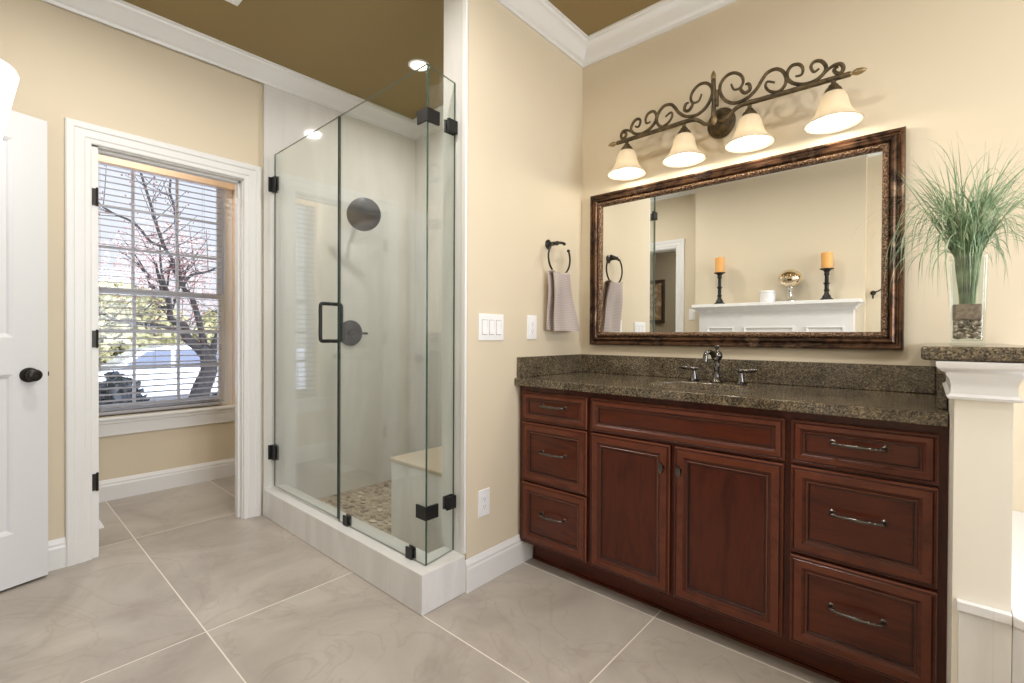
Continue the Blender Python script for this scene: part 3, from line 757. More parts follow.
def front(name, x0, x1, z0, z1, m, frame=.052):
    pl = lambda u, v, d: (u, VY - .0008 - d, v)
    f = frame
    rings = [(0, 0, 0), (0, .012, 0), (.003, .0165, 3), (.008, .0175, 0), (.0098, .0160, 1), (.012, .0185, 0), (f * .62, .0195, 4), (f * .74, .0165, 0), (f * .80, .0140, 0), (f * .84, .0130, 1), (f * .88, .0145, 3), (f * .95, .0145, 0), (f * .99, .0100, 1), (f + .0015, .0100, 1), (f + .004, .0105, 0)]
    b = new(); rect_rings(b, x0, x1, z0, z1, [(i, d, {0: 0, 1: 1, 2: 0, 3: 2, 4: 3}[k]) for i, d, k in rings], pl)
    return obj(name, b, [m, M['glaze'], M['wood_rim'], M['wood_frame']], vc)
def pull(parent, xc, zc, w=.128):
    y0 = VY - .0185
    b = new(); P = [(xc - w / 2, y0 + .008, zc), (xc - w / 2, y0 - .016, zc), (xc - w / 2 + .012, y0 - .024, zc), (xc - .03, y0 - .029, zc), (xc, y0 - .030, zc), (xc + .03, y0 - .029, zc), (xc + w / 2 - .012, y0 - .024, zc), (xc + w / 2, y0 - .016, zc), (xc + w / 2, y0 + .008, zc)]
    pts = smooth_path(P, 6); rs = []
    for p in pts:
        u = abs(p.x - xc) / (w / 2)
        rs.append(.0068 - .0026 * min(1, u / .5) if u < .5 else (.0042 + .0016 * (math.sin((u - .5) * 38) > .3) if u < .82 else .0048))
    tube(b, pts, rs, 10)
    for s in (-1, 1): lathe(b, [(.001, 0), (.0085, 0), (.0085, -.003), (.005, -.006), (.001, -.006)], (xc + s * w / 2, y0 + .0090, zc), 'Y', 16)
    return obj('pull_handle', b, M['pewter'], parent, smooth=True)
cols = {'L': (-1.474, -1.108), 'R': (-.331, .025)}
rows = [(.713, .853, .041), (.425, .704, .052), (.132, .415, .052)]
for c_, (x0, x1) in cols.items():
    for z0, z1, f in rows:
        d = front('drawer', x0, x1, z0, z1, M['wood_h'], f); pull(d, (x0 + x1) / 2 + (.005 if c_ == 'L' else -.002), (z0 + z1) / 2 + (.014 if z1 < .8 else .012), .128)
front('false_front', -1.088, -.349, .713, .853, M['wood_h'], .041)
for x0, x1, kx in ((-1.088, -.736, -.760), (-.718, -.352, -.692)):
    d = front('door', x0, x1, .132, .703, M['wood_v'], .056)
    b = new(); lathe(b, [(.001, .004), (.006, .004), (.005, -.004), (.0045, -.014), (.001, -.014)], (kx, VY - .0225, .618), 'Y', 16)
    lathe(b, [(.001, -.012), (.007, -.014), (.0095, -.019), (.0085, -.025), (.001, -.0275)], (kx, VY - .0225, .618), 'Y', 20, sy=2.4)
    obj('door_knob', b, M['pewter'], d, smooth=True)

# countertop with an oval cut-out
ct = thing('vanity_countertop', 'brown speckled granite vanity top with raised splashes on three sides', 'countertop', (-.73, 2.0, .879))
SX, SY, SA, SB = -.712, 1.985, .215, .160
CX0, CX1, CY0, CY1 = XT + .0008, .0425, 1.728, YM - .0008
b = new(); angs = sorted({2 * PI * k / 64 for k in range(64)} | {math.atan2(y - SY, x - SX) % (2 * PI) for x in (CX0, CX1) for y in (CY0, CY1)})
def onrect(a):
    dx, dy = math.cos(a), math.sin(a); t_ = min([v for v in ((CX1 - SX) / dx if dx > 1e-9 else 9, (CX0 - SX) / dx if dx < -1e-9 else 9, (CY1 - SY) / dy if dy > 1e-9 else 9, (CY0 - SY) / dy if dy < -1e-9 else 9)])
    return SX + dx * t_, SY + dy * t_
R4 = []
for a in angs:
    k = 1 / math.hypot(math.cos(a) / SA, math.sin(a) / SB); ex, ey = SX + k * math.cos(a), SY + k * math.sin(a); rx, ry = onrect(a)
    R4.append([b.verts.new((ex, ey, .880)), b.verts.new((ex, ey, .911)), b.verts.new((SX + (ex - SX) * 1.022, SY + (ey - SY) * 1.022, .915)),
               b.verts.new((rx, ry, .915)), b.verts.new((rx, ry, .880))])
n = len(R4)
for i in range(n):
    A, B_ = R4[i], R4[(i + 1) % n]
    for q in range(5): b.faces.new((A[q], B_[q], B_[(q + 1) % 5], A[(q + 1) % 5]))
o = obj('slab', b, M['granite'], ct, bevel=.006)
for nm, a in (('side_splash', (XT + .0008, XT + .020, 1.745, YM - .001, .9155, 1.016)), ('back_splash', (XT + .0203, .0222, YM - .021, YM - .001, .9155, 1.016)), ('side_splash', (.0225, .0422, 1.83, YM - .001, .9155, 1.016))):
    b = new(); box(b, *a, bev=.0025); obj(nm, b, M['granite'], ct)
# sink
b = new(); S = 1.03
lathe(b, [(SA * S + .02, .8795), (SA * S, .8795), (SA * .98, .868), (SA * .93, .83), (SA * .80, .785), (SA * .5, .752), (.022, .742), (.001, .742), (.001, .734), (.03, .734), (SA * .55, .742), (SA * .86, .778), (SA * 1.0, .83), (SA * 1.03, .868), (SA * S + .02, .870)], (SX, SY, 0), n=56, sy=SB / SA, closed=True)
for v in b.verts: pass
o = obj('sink_basin', b, M['porcelain'], smooth=True, loc=(SX, SY, .74)); tag(o, 'oval white undermount sink basin set in the granite top', 'sink')
# drill-through pocket in the carcass is covered by the basin; faucet
ft = thing('faucet', 'dark widespread faucet with arched spout and two lever handles', 'faucet', (SX, 2.2, .916))
b = new(); lathe(b, [(.001, 0), (.027, 0), (.027, .004), (.021, .009), (.018, .014), (.013, .03), (.011, .05), (.013, .064), (.0165, .070), (.0135, .075), (.012, .085), (.0125, .095), (.018, .101), (.024, .112), (.0245, .122), (.020, .134), (.010, .142), (.006, .148), (.010, .154), (.012, .160), (.007, .168), (.001, .170)], (SX, 2.2, .916), n=28)
obj('spout_column', b, M['chrome'], ft, smooth=True)
b = new(); tube(b, smooth_path([(SX, 2.19, 1.030), (SX - .006, 2.176, 1.040), (SX - .012, 2.160, 1.050), (SX - .018, 2.142, 1.052), (SX - .023, 2.128, 1.040), (SX - .025, 2.122, 1.010)]), [.011, .0115, .011, .0105, .012], 14); obj('spout', b, M['chrome'], ft, smooth=True)
for s in (-1, 1):
    hx = SX + s * .102
    b = new(); lathe(b, [(.001, 0), (.024, 0), (.024, .004), (.017, .009), (.0145, .02), (.0105, .038), (.009, .047), (.013, .052), (.014, .058), (.009, .063), (.001, .066)], (hx, 2.2, .916), n=24)
    h = obj('handle_base', b, M['chrome'], ft, smooth=True)
    b = new(); tube(b, smooth_path([(hx - s * .026, 2.2, .974), (hx - s * .016, 2.2, .975), (hx, 2.2, .975), (hx + s * .022, 2.2, .974), (hx + s * .05, 2.2, .976), (hx + s * .066, 2.2, .977)]), [.004, .0065, .007, .006, .0095, .009, .004], 12); obj('lever', b, M['chrome'], h, smooth=True)

# ================================================================== mirror
wm = thing('vanity_mirror', 'wide mirror in a carved antique bronze frame over the vanity', 'mirror', (-.75, YM, 1.07))
MX0, MX1, MZ0, MZ1 = -1.434, -.068, 1.072, 1.908
pl = lambda u, v, d: (u, YM - .001 - d, v)
b = new(); rect_rings(b, MX0, MX1, MZ0, MZ1, [(0, 0, 0), (0, .026, 0), (.003, .033, 0), (.009, .036, 0), (.014, .034, 0), (.017, .028, 0), (.022, .027, 0), (.027, .034, 0), (.033, .038, 0), (.040, .036, 0), (.045, .027, 0), (.048, .024, 0)], pl, cap=False)
obj('outer_frame', b, M['frame'], wm, smooth=True)
b = new(); rect_rings(b, MX0, MX1, MZ0, MZ1, [(.047, .022, 0), (.049, .028, 0), (.054, .031, 0), (.061, .029, 0), (.066, .024, 0), (.069, .018, 0), (.070, .010, 0)], pl, cap=False)
# carved rope bumps around the inner moulding
def rope(p, q, m):
    for k in range(m):
        t_ = (k + .5) / m; c_ = Vector(p).lerp(Vector(q), t_); bmesh.ops.create_icosphere(b, subdivisions=1, radius=.0052, matrix=Matrix.Translation(c_) @ Matrix.Diagonal((1, .8, 1, 1)))
i_ = .0575; yy = YM - .0305
rope((MX0 + i_, yy, MZ0 + i_), (MX1 - i_, yy, MZ0 + i_), 110); rope((MX0 + i_, yy, MZ1 - i_), (MX1 - i_, yy, MZ1 - i_), 110)
rope((MX0 + i_, yy, MZ0 + i_), (MX0 + i_, yy, MZ1 - i_), 64); rope((MX1 - i_, yy, MZ0 + i_), (MX1 - i_, yy, MZ1 - i_), 64)
obj('inner_rope_moulding', b, M['frame_bead'], wm, smooth=True)
b = new(); i_ = .0695; gy = YM - .010
rect_rings(b, MX0 + i_ - .004, MX1 - i_ + .004, MZ0 + i_ - .004, MZ1 - i_ + .004, [(0, .002, 0), (0, .0105, 0)], pl)
obj('mirror_glass', b, M['mirror'], wm)

# ================================================================== vanity light
vl = thing('vanity_light', 'four-shade iron scroll bar light mounted above the mirror', 'wall light', (-.72, YM, 2.12))
LX, LY = -.72, 2.188
scr = dict(A=[(0.064, 2.226), (0.076, 2.199), (0.101, 2.198), (0.113, 2.22), (0.104, 2.25), (0.075, 2.272), (0.042, 2.268), (0.018, 2.238), (0.02, 2.198), (0.043, 2.16), (0.083, 2.138), (0.133, 2.146), (0.167, 2.172), (0.187, 2.202), (0.207, 2.224), (0.24, 2.228), (0.266, 2.206), (0.277, 2.173), (0.269, 2.145), (0.247, 2.132), (0.217, 2.144), (0.201, 2.168), (0.207, 2.187), (0.234, 2.174)],
           B=[(0.111, 2.213), (0.104, 2.189), (0.122, 2.168), (0.141, 2.177), (0.136, 2.201), (0.122, 2.205)],
           C=[(0.31, 2.172), (0.331, 2.172), (0.335, 2.195), (0.322, 2.216), (0.297, 2.22), (0.281, 2.2), (0.282, 2.172), (0.304, 2.146), (0.341, 2.13), (0.377, 2.131), (0.403, 2.146), (0.414, 2.169), (0.399, 2.199), (0.376, 2.207), (0.363, 2.192), (0.373, 2.167), (0.391, 2.174)],
           D=[(0.4, 2.14), (0.428, 2.164), (0.457, 2.168), (0.469, 2.149), (0.462, 2.131), (0.446, 2.137), (0.44, 2.153), (0.454, 2.158)])
for s in (-1, 1):
    for k, P in scr.items():
        b = new(); tube(b, smooth_path([(LX + s * u, LY + (0 if k != 'B' else -.002), z) for u, z in P], 5), [.0045, .0070, .0075, .0075, .0070, .0045], 8); obj('scroll', b, M['lamp_metal'], vl, smooth=True)
    b = new(); pts = smooth_path([(LX + s * .012, LY, 2.080), (LX + s * .045, LY, 2.083), (LX + s * .075, LY, 2.108), (LX + s * .11, LY, 2.122), (LX + s * .18, LY, 2.121), (LX + s * .30, LY, 2.119), (LX + s * .47, LY, 2.117), (LX + s * .492, LY, 2.117)], 4)
    tube(b, pts, [.007, .008, .009, .0105, .0105, .0105, .0095], 10); obj('bar', b, M['lamp_metal'], vl, smooth=True)
    b = new(); lathe(b, [(.001, 0), (.010, .002), (.006, .008), (.009, .014), (.013, .024), (.010, .040), (.004, .052), (.001, .056)], (0, 0, 0), 'X', 16)
    for v in b.verts: v.co = (LX + s * (.488 + v.co.x), LY + v.co.y, 2.117 + v.co.z)
    obj('end_finial', b, M['lamp_gold'], vl, smooth=True)
b = new(); tube(b, [(LX - .012, LY, 2.09), (LX - .008, LY, 2.18), (LX - .012, LY, 2.275)], .010, 10); tube(b, [(LX + .003, LY, 2.15), (LX + .003, LY, 2.22)], .009, 8); obj('centre_post', b, M['lamp_metal'], vl, smooth=True)
b = new(); lathe(b, [(.006, 0), (.012, .010), (.010, .022), (.004, .034), (.001, .038)], (LX - .012, LY, 2.275), n=14); obj('centre_finial', b, M['lamp_gold'], vl, smooth=True)
b = new(); lathe(b, [(.001, -.022), (.010, -.012), (.013, 0), (.010, .014), (.001, .022)], (LX - .002, LY - .014, 2.084), n=14); obj('centre_knob', b, M['lamp_gold'], vl, smooth=True)
b = new(); lathe(b, [(.001, -.001), (.060, -.001), (.064, -.006), (.060, -.012), (.052, -.016), (.050, -.026), (.040, -.040), (.020, -.048), (.001, -.050)], (LX - .016, YM, 2.122), 'Y', 36, sy=1.12)
tube(b, smooth_path([(LX - .012, YM - .03, 2.12), (LX - .008, YM - .07, 2.108), (LX - .004, LY, 2.09)]), .009, 12); obj('backplate', b, M['lamp_metal'], vl, smooth=True)
for u in (-.437, -.143, .139, .438):
    x = LX + u
    b = new(); lathe(b, [(.001, 2.112), (.008, 2.110), (.009, 2.098), (.016, 2.092), (.018, 2.086), (.026, 2.078), (.030, 2.068), (.031, 2.060), (.001, 2.060)], (x, LY, 0), n=24); obj('shade_fitter', b, M['lamp_metal'], vl, smooth=True)
    b = new(); prof = [(.024, 2.066), (.038, 2.058), (.046, 2.040), (.053, 2.010), (.062, 1.985), (.074, 1.968), (.090, 1.955), (.097, 1.945)]
    prof = prof + [(r - .004, z - .0005) for r, z in prof[::-1]]
    lathe(b, prof, (x, LY, 0), n=36, closed=True); sh = obj('lamp_shade', b, M['shade'], vl, smooth=True)
    b = new(); lathe(b, [(.001, 2.058), (.012, 2.056), (.013, 2.035), (.022, 2.018), (.029, 1.996), (.026, 1.975), (.014, 1.964), (.001, 1.962)], (x, LY, 0), n=20); bo = obj('bulb', b, M['bulb'], vl, smooth=True); bo.visible_shadow = True
    ld = bpy.data.lights.new('bulb_light', 'POINT'); ld.energy = SHADE_W; ld.color = WARM; ld.shadow_soft_size = .02
    l = bpy.data.objects.new('bulb_light', ld); C.objects.link(l); l.parent = vl; l.location = Vector((x, LY, 1.950)) - wloc(vl)

# ================================================================== wall plates
def plate(name, label, cat, y0, y1, z0, z1, gang, group=None, outlet=False):
    t = thing(name, label, cat, (XT, (y0 + y1) / 2, z0), group)
    b = new(); box(b, XT + .0006, XT + .006, y0, y1, z0, z1, bev=.0025); obj('cover_plate', b, M['plastic'], t)
    yc = (y0 + y1) / 2; zc = (z0 + z1) / 2
    for g in range(gang):
        c_ = yc + (g - (gang - 1) / 2) * .046
        if not outlet:
            b = new(); box(b, XT + .0055, XT + .0066, c_ - .0175, c_ + .0175, zc - .034, zc + .034); obj('switch_well', b, M['slot'], t)
            b = new(); prism(b, [(XT + .0062, zc - .032), (XT + .0105, zc - .032), (XT + .0075, zc), (XT + .0078, zc + .032), (XT + .0062, zc + .032)], c_ - .0155, c_ + .0155, 'XZ'); obj('rocker', b, M['plastic'], t)
        else:
            b = new(); box(b, XT + .0055, XT + .0078, c_ - .017, c_ + .017, zc - .034, zc + .034, bev=.001); s_ = obj('socket', b, M['plastic'], t)
            b = new()
            for dz in (-.017, .017):
                for dy in (-.006, .006): box(b, XT + .0074, XT + .0082, c_ + dy - .001, c_ + dy + .001, zc + dz - .003, zc + dz + .006)
                lathe(b, [(.001, .0074), (.0023, .0074), (.0023, .0082), (.001, .0082)], (XT, c_, zc + dz - .009), 'X', 10)
            obj('socket_slots', b, M['slot'], s_)
plate('switch_plate', 'white triple rocker switch plate on the cream wall beside the shower', 'light switch', 1.481, 1.645, 1.098, 1.219, 3)
plate('outlet_plate', 'white outlet plate between the triple switch and the hand towel', 'outlet', 1.822, 1.896, 1.102, 1.224, 1, 'outlets on the towel wall', True)
plate('outlet_plate', 'white outlet plate low on the towel wall above the baseboard', 'outlet', 1.484, 1.556, .303, .424, 1, 'outlets on the towel wall', True)
t = thing('switch_plate', 'white switch plate between entry casing and mantel, seen in mirror', 'light switch', (-1.92, YE, 1.30))
b = new(); box(b, -1.955, -1.885, YE + .0006, YE + .006, 1.30, 1.42, bev=.002); obj('cover_plate', b, M['plastic'], t)
b = new(); box(b, -1.936, -1.904, YE + .0058, YE + .010, 1.33, 1.39); obj('rocker', b, M['plastic'], t)

# ================================================================== towel ring + towel
tr = thing('towel_ring', 'dark bronze open towel ring mounted on the cream wall', 'towel ring', (XT, 1.95, 1.60))
b = new(); lathe(b, [(.001, .001), (.026, .001), (.026, .005), (.019, .010), (.012, .016), (.009, .040), (.011, .052), (.010, .066), (.001, .068)], (XT, 1.995, 1.602), 'X', 28)
tube(b, smooth_path([(XT + .055, 1.965, 1.597), (XT + .058, 1.995, 1.604), (XT + .058, 2.04, 1.610), (XT + .058, 2.062, 1.607)]), [.009, .007, .007, .009], 10); obj('post', b, M['bronze'], tr, smooth=True)
b = new(); rc = (2.018, 1.528); P = []
for k in range(29):
    a = math.radians(128 + k * (392 - 128) / 28); P.append((XT + .058, rc[0] + .096 * math.cos(a), rc[1] + .090 * math.sin(a)))
tube(b, P, .0050, 10); bmesh.ops.create_icosphere(b, subdivisions=2, radius=.009, matrix=Matrix.Translation(P[-1])); obj('ring', b, M['bronze'], tr, smooth=True)
# towel: folded cloth hanging over the ring bottom
def towel_sheet(xo, y0t, y1t, y0b, y1b, ztop, zbot, amp, ph, th=.009):
    b_ = new(); nu, nv = 22, 26
    def pt(u, v, off):
        yy = (y0t + (y1t - y0t) * u) * (1 - v) + (y0b + (y1b - y0b) * u) * v; z_ = ztop + (zbot - ztop) * v
        sag = -.010 * math.sin(PI * u) * (1 - v)
        return (xo + off + amp * math.sin(u * 3 * PI + ph) * (.4 + .6 * v) + .006 * math.sin(v * 5 + u * 3), yy, z_ + sag)
    F = [[b_.verts.new(pt(i / nu, j_ / nv, 0)) for i in range(nu + 1)] for j_ in range(nv + 1)]
    K_ = [[b_.verts.new(pt(i / nu, j_ / nv, th)) for i in range(nu + 1)] for j_ in range(nv + 1)]
    for G in (F, K_):
        for j_ in range(nv):
            for i in range(nu): b_.faces.new((G[j_][i], G[j_][i + 1], G[j_ + 1][i + 1], G[j_ + 1][i]))
    for j_ in range(nv):
        for i in (0, nu): b_.faces.new((F[j_][i], F[j_ + 1][i], K_[j_ + 1][i], K_[j_][i]))
    for i in range(nu):
        for j_ in (0, nv): b_.faces.new((F[j_][i], F[j_][i + 1], K_[j_][i + 1], K_[j_][i]))
    return b_
tw = thing('hand_towel', 'taupe chevron hand towel folded over the towel ring', 'towel', (XT + .06, 2.02, 1.14))
obj('front_fold', towel_sheet(XT + .066, 1.950, 2.088, 1.965, 2.180, 1.452, 1.147, .005, .4), M['towel'], tw, smooth=True)
obj('back_fold', towel_sheet(XT + .030, 1.947, 2.085, 1.945, 2.12, 1.452, 1.152, .006, 1.7), M['towel'], tw, smooth=True)
b = new(); n = 22; rings = []
for i in range(n + 1):
    u = i / n; y_ = 1.946 + .141 * u; sag = -.010 * math.sin(PI * u); rr = []
    for k in range(9):
        a = PI * k / 8; rr.append(b.verts.new((XT + .0585 + .0215 * math.cos(a), y_, 1.452 + sag + .0085 * math.sin(a) - .001)))
    for k in range(8, -1, -1):
        a = PI * k / 8; rr.append(b.verts.new((XT + .0585 + .0125 * math.cos(a), y_, 1.4505 + sag + .0035 * math.sin(a))))
    rings.append(rr)
for i in range(n):
    for k in range(18): b.faces.new((rings[i][k], rings[i][(k + 1) % 18], rings[i + 1][(k + 1) % 18], rings[i + 1][k]))
b.faces.new(rings[0]); b.faces.new(rings[-1][::-1])
obj('top_fold', b, M['towel'], tw, smooth=True)

# ================================================================== pony wall, ledge, tub
b = new(); box(b, .0455, .137, 1.452, YM - .0008, .001, 1.068)
struct('pony_wall', b, mat('cream_pilaster_paint', (.76, .72, .62), .5), 'cream half wall between the vanity and the tub', cat='half wall')
cap = [(0, 0), (.010, 0), (.013, .006), (.006, .012), (.005, .030), (.008, .044), (.014, .053), (.014, .059), (.022, .062), (.030, .071), (.031, .084), (0, .084)]
b = new(); px0, px1, py0 = .0445, .138, 1.451
sweep(b, [((px0, YM - .001, .984), (-1, 0, 0), (0, 0, 1)), ((px0, py0, .984), (-1, -1, 0), (0, 0, 1)), ((px1, py0, .984), (1, -1, 0), (0, 0, 1)), ((px1, YM - .001, .984), (1, 0, 0), (0, 0, 1))], cap)
# notch the part of the moulding that would run through the side splash
for v in b.verts:
    if v.co.x < .0441 and v.co.y > 2.0: v.co.y = 1.828
struct('trim_8', b, M['trim'], 'white crown cap under the granite ledge of the half wall', cat='trim', smooth=True)
b = new(); box(b, -.012, .195, 1.418, YM - .0008, 1.0695, 1.101)
o = obj('ledge_slab', b, M['granite'], loc=(.08, 1.87, 1.0695), bevel=.008); o.modifiers['bevel'].segments = 4
tag(o, 'rounded brown granite ledge slab topping the cream half wall', 'ledge')
# tub deck with 45 degree corner
TZ = .538
b = new(); box(b, .056, .1375, 1.441, 1.4515, .001, TZ - .022); box(b, .052, .1375, 1.434, 1.4515, TZ - .0215, TZ, bev=.002)
struct('trim_9', b, M['curb'], 'white tile skirting on the foot of the half wall', cat='tile skirting')
dk = [(.1385, 1.4405), (1.0, .60), (XR - .001, .60), (XR - .001, YM - .001), (.1385, YM - .001)]
tb = thing('tub_surround', 'white tiled tub surround with angled front beside the half wall', 'tub surround', (1.2, 1.5, 0))
b = new(); prism(b, dk, .001, TZ - .022); obj('skirt', b, M['curb'], tb)
dk2 = [(.1385, 1.4345), (1.003, .592), (XR - .001, .592), (XR - .001, YM - .001), (.1385, YM - .001)]
b = new(); prism(b, dk2, TZ - .0215, TZ); obj('deck', b, M['trim'], tb, bevel=.003)
b = new(); lathe(b, [(.001, .001), (.55, .001), (.72, .004), (.80, .030), (.78, .050), (.72, .052), (.68, .03), (.64, .012), (.001, .006)], (1.35, 1.48, TZ), n=64, sy=.58)
o = obj('bathtub', b, M['porcelain'], smooth=True, loc=(1.35, 1.48, TZ)); tag(o, 'white oval bathtub rim set in the tub surround, outside the photo', 'bathtub')
b = new(); box(b, .1385, .75, YM - .012, YM - .001, TZ + .001, 2.35)
b.free()
# windows over the tub
def simple_window(name, label, axis, p, a0_, a1_, z0, z1):
    w = thing(name, label, 'window', (p, (a0_ + a1_) / 2, z0) if axis == 'X' else ((a0_ + a1_) / 2, p, z0)); w['kind'] = 'structure'
    b = new(); B2 = lambda u0, u1, zz0, zz1, d0, d1: box(b, p + d0, p + d1, u0, u1, zz0, zz1) if axis == 'X' else box(b, u0, u1, p + d0, p + d1, zz0, zz1)
    B2(a0_, a0_ + .05, z0, z1, .03, .09); B2(a1_ - .05, a1_, z0, z1, .03, .09); B2(a0_ + .05, a1_ - .05, z0, z0 + .05, .03, .09); B2(a0_ + .05, a1_ - .05, z1 - .05, z1, .03, .09)
    m_ = (a0_ + a1_) / 2; B2(m_ - .02, m_ + .02, z0 + .05, z1 - .05, .04, .08)
    obj('window_frame', b, M['sash'], w)
    b = new(); c = [(a0_, z0), (a0_, z1), (a1_, z1), (a1_, z0)]; dirs = [(-1, -1), (-1, 1), (1, 1), (1, -1)]
    P_ = lambda u, v: (p, u, v) if axis == 'X' else (u, p, v)
    sweep(b, [(P_(*q), (0, d[0], d[1]) if axis == 'X' else (d[0], 0, d[1]), (-1, 0, 0) if axis == 'X' else (0, -1, 0)) for q, d in zip(c, dirs)], [(a, o_ + .0008) for a, o_ in CAS], closed=True)
    obj('window_casing', b, M['trim'], w)
    b = new(); B2(a0_ + .046, a1_ - .046, z0 + .046, z1 - .046, .058, .062); obj('pane', b, M['window_glass'], w)
    ld = bpy.data.lights.new(name + '_portal', 'AREA'); ld.shape = 'RECTANGLE'; ld.size = a1_ - a0_; ld.size_y = z1 - z0; ld.cycles.is_portal = True
    l = bpy.data.objects.new('daylight_portal', ld); C.objects.link(l)
    l.location = (p + .11, m_, (z0 + z1) / 2) if axis == 'X' else (m_, p + .11, (z0 + z1) / 2)
    l.rotation_euler = (PI / 2, 0, PI / 2) if axis == 'X' else (-PI / 2, 0, 0)
    l.parent = w; l.location = Vector(l.location) - w.location
simple_window('window_2', 'window over the tub on the mirror wall, outside the photo', 'Y', YM, 1.15, 1.95, 1.25, 2.25)
simple_window('window_3', 'wide window at the right end of the room, outside the photo', 'X', XR, -.1, 2.0, .9, 2.35)

# ================================================================== vase with grass
vx, vy, vz = .080, 1.80, 1.1015
va = thing('glass_vase', 'tall square clear glass vase on the granite ledge', 'vase', (vx, vy, vz))
b = new(); hw, ht, th = .0385, .242, .004
def rrect(h, r=.008, n=4):
    o_ = []
    for sx, sy, a0_ in ((1, 1, 0), (-1, 1, 90), (-1, -1, 180), (1, -1, 270)):
        for k in range(n + 1):
            a = math.radians(a0_ + 90 * k / n); o_.append((vx + sx * (h - r) + r * math.cos(a), vy + sy * (h - r) + r * math.sin(a)))
    return o_
lev = [(hw * .86, vz, 0), (hw * .88, vz + .004, 0), (hw, vz + ht - .001, 0), (hw - .001, vz + ht, 0), (hw - th + .001, vz + ht, 0), (hw - th, vz + ht - .001, 0), (hw * .88 - th, vz + .014, 0), (hw * .8 - th, vz + .011, 0)]
rg = [[b.verts.new((x, y, z)) for x, y in rrect(h)] for h, z, _ in lev]
for i in range(len(rg) - 1):
    for k in range(20): b.faces.new((rg[i][k], rg[i][(k + 1) % 20], rg[i + 1][(k + 1) % 20], rg[i + 1][k]))
b.faces.new(rg[0]); b.faces.new(rg[-1])
obj('vessel', b, M['vase_glass'], va, smooth=True)
# pebbles (uncountable fill) and grit
b = new()
for k in range(380):
    r = random.uniform(.0030, .0062); hz_ = random.uniform(vz + .018, vz + .076); w_ = .0385 * .88 - .0052 - r
    x, y = (random.choice((-1, 1)) * w_, random.uniform(-w_, w_)) if random.random() < .6 else (random.uniform(-w_, w_), random.uniform(-w_, w_))
    if random.random() < .5: x, y = y, x
    mtx = Matrix.Translation((vx + x, vy + y, hz_)) @ Matrix.Rotation(random.uniform(0, 3), 4, 'Z') @ Matrix.Diagonal((1, random.uniform(.65, 1), random.uniform(.55, .9), 1))
    bmesh.ops.create_icosphere(b, subdivisions=2, radius=r, matrix=mtx)
o = obj('vase_pebbles', b, M['pebble'], smooth=True, loc=(vx, vy, vz + .015)); tag(o, 'mixed brown pebbles filling the bottom of the glass vase', 'pebbles', kind='stuff')
b = new(); prism(b, [(x, y) for x, y in rrect(.0292)], vz + .070, vz + .110)
o = obj('vase_grit', b, M['soil'], smooth=False, loc=(vx, vy, vz + .06)); tag(o, 'brown grit layer on top of the pebbles in the vase', 'grit', kind='stuff')
# grass blades
gr = thing('grass_plant', 'spray of blue-green ornamental grass rising out of the vase', 'plant', (vx, vy, vz + .09))
def blades(count, lo, hi, spread, droop, wd, seed, smin=.0, up=0.):
    rnd = random.Random(seed); b = new()
    for k in range(count):
        az = rnd.uniform(0, 2 * PI); Ln = rnd.uniform(lo, hi); sp = rnd.uniform(smin, spread); a2 = az + rnd.uniform(-.9, .9)
        rb = rnd.uniform(.0, .017); bx, by = vx + rb * math.cos(a2), vy + rb * math.sin(a2)
        base_ = Vector((bx, by, vz + .111)); rm = rnd.uniform(.008, .028)
        mouth = Vector((vx + rm * math.cos(a2), vy + rm * math.sin(a2), vz + ht + .002)); pts = [base_, base_.lerp(mouth, .5) + Vector((rnd.uniform(-.004, .004), rnd.uniform(-.004, .004), 0)), mouth]
        d = Vector((math.cos(a2) * .18, math.sin(a2) * .18, 1)).normalized(); p = mouth.copy()
        if up:
            h_ = rnd.uniform(0, up); m_ = max(1, int(h_ / .03))
            for q in range(m_): p = p + d * (h_ / m_); pts.append(p.copy())
        d = Vector((math.cos(az) * sp, math.sin(az) * sp, 1)).normalized(); n = 12; st = Ln / n; dr = rnd.uniform(.15, 1.) * droop * (.3 + sp); wob = rnd.uniform(-.10, .10)
        for q in range(n):
            d = (d + Vector((0, 0, -dr * (q / n) * .34)) + Vector((-math.sin(az), math.cos(az), 0)) * wob).normalized(); np_ = p + d * st
            if np_.y > YM - .02: np_.y = YM - .02 - .003 * rnd.random()
            if np_.z < vz + .05: break
            p = np_; pts.append(p.copy())
        w = wd * rnd.uniform(.6, 1.3); side = Vector((-math.sin(az), math.cos(az), 0)); tw_ = rnd.uniform(-1.2, 1.2); ph = rnd.uniform(-1.2, 1.2)
        prev = None; out_ = Vector((math.cos(az), math.sin(az), .4))
        for q, pp in enumerate(pts):
            f = 1 - (q / (len(pts) - 1)) ** 2.2; ww = w * (.35 + .65 * min(1, q / 3)) * max(f, .06)
            s_ = (side * math.cos(ph + tw_ * q * .12) + Vector((math.cos(az), math.sin(az), 0)) * math.sin(ph + tw_ * q * .12)) * ww
            cur = [b.verts.new(pp - s_), b.verts.new(pp + out_ * -ww * .35), b.verts.new(pp + s_), b.verts.new(pp + out_ * ww * .12)]
            if prev:
                for i in range(4): f_ = b.faces.new((prev[i], prev[(i + 1) % 4], cur[(i + 1) % 4], cur[i])); f_.smooth = True
            prev = cur
    return b
obj('upright_blades', blades(120, .20, .35, .50, .6, .0021, 3), M['leaf'], gr)
obj('arching_blades', blades(320, .10, .30, 2.4, 2.6, .0018, 5, .35, .15), M['leaf'], gr)

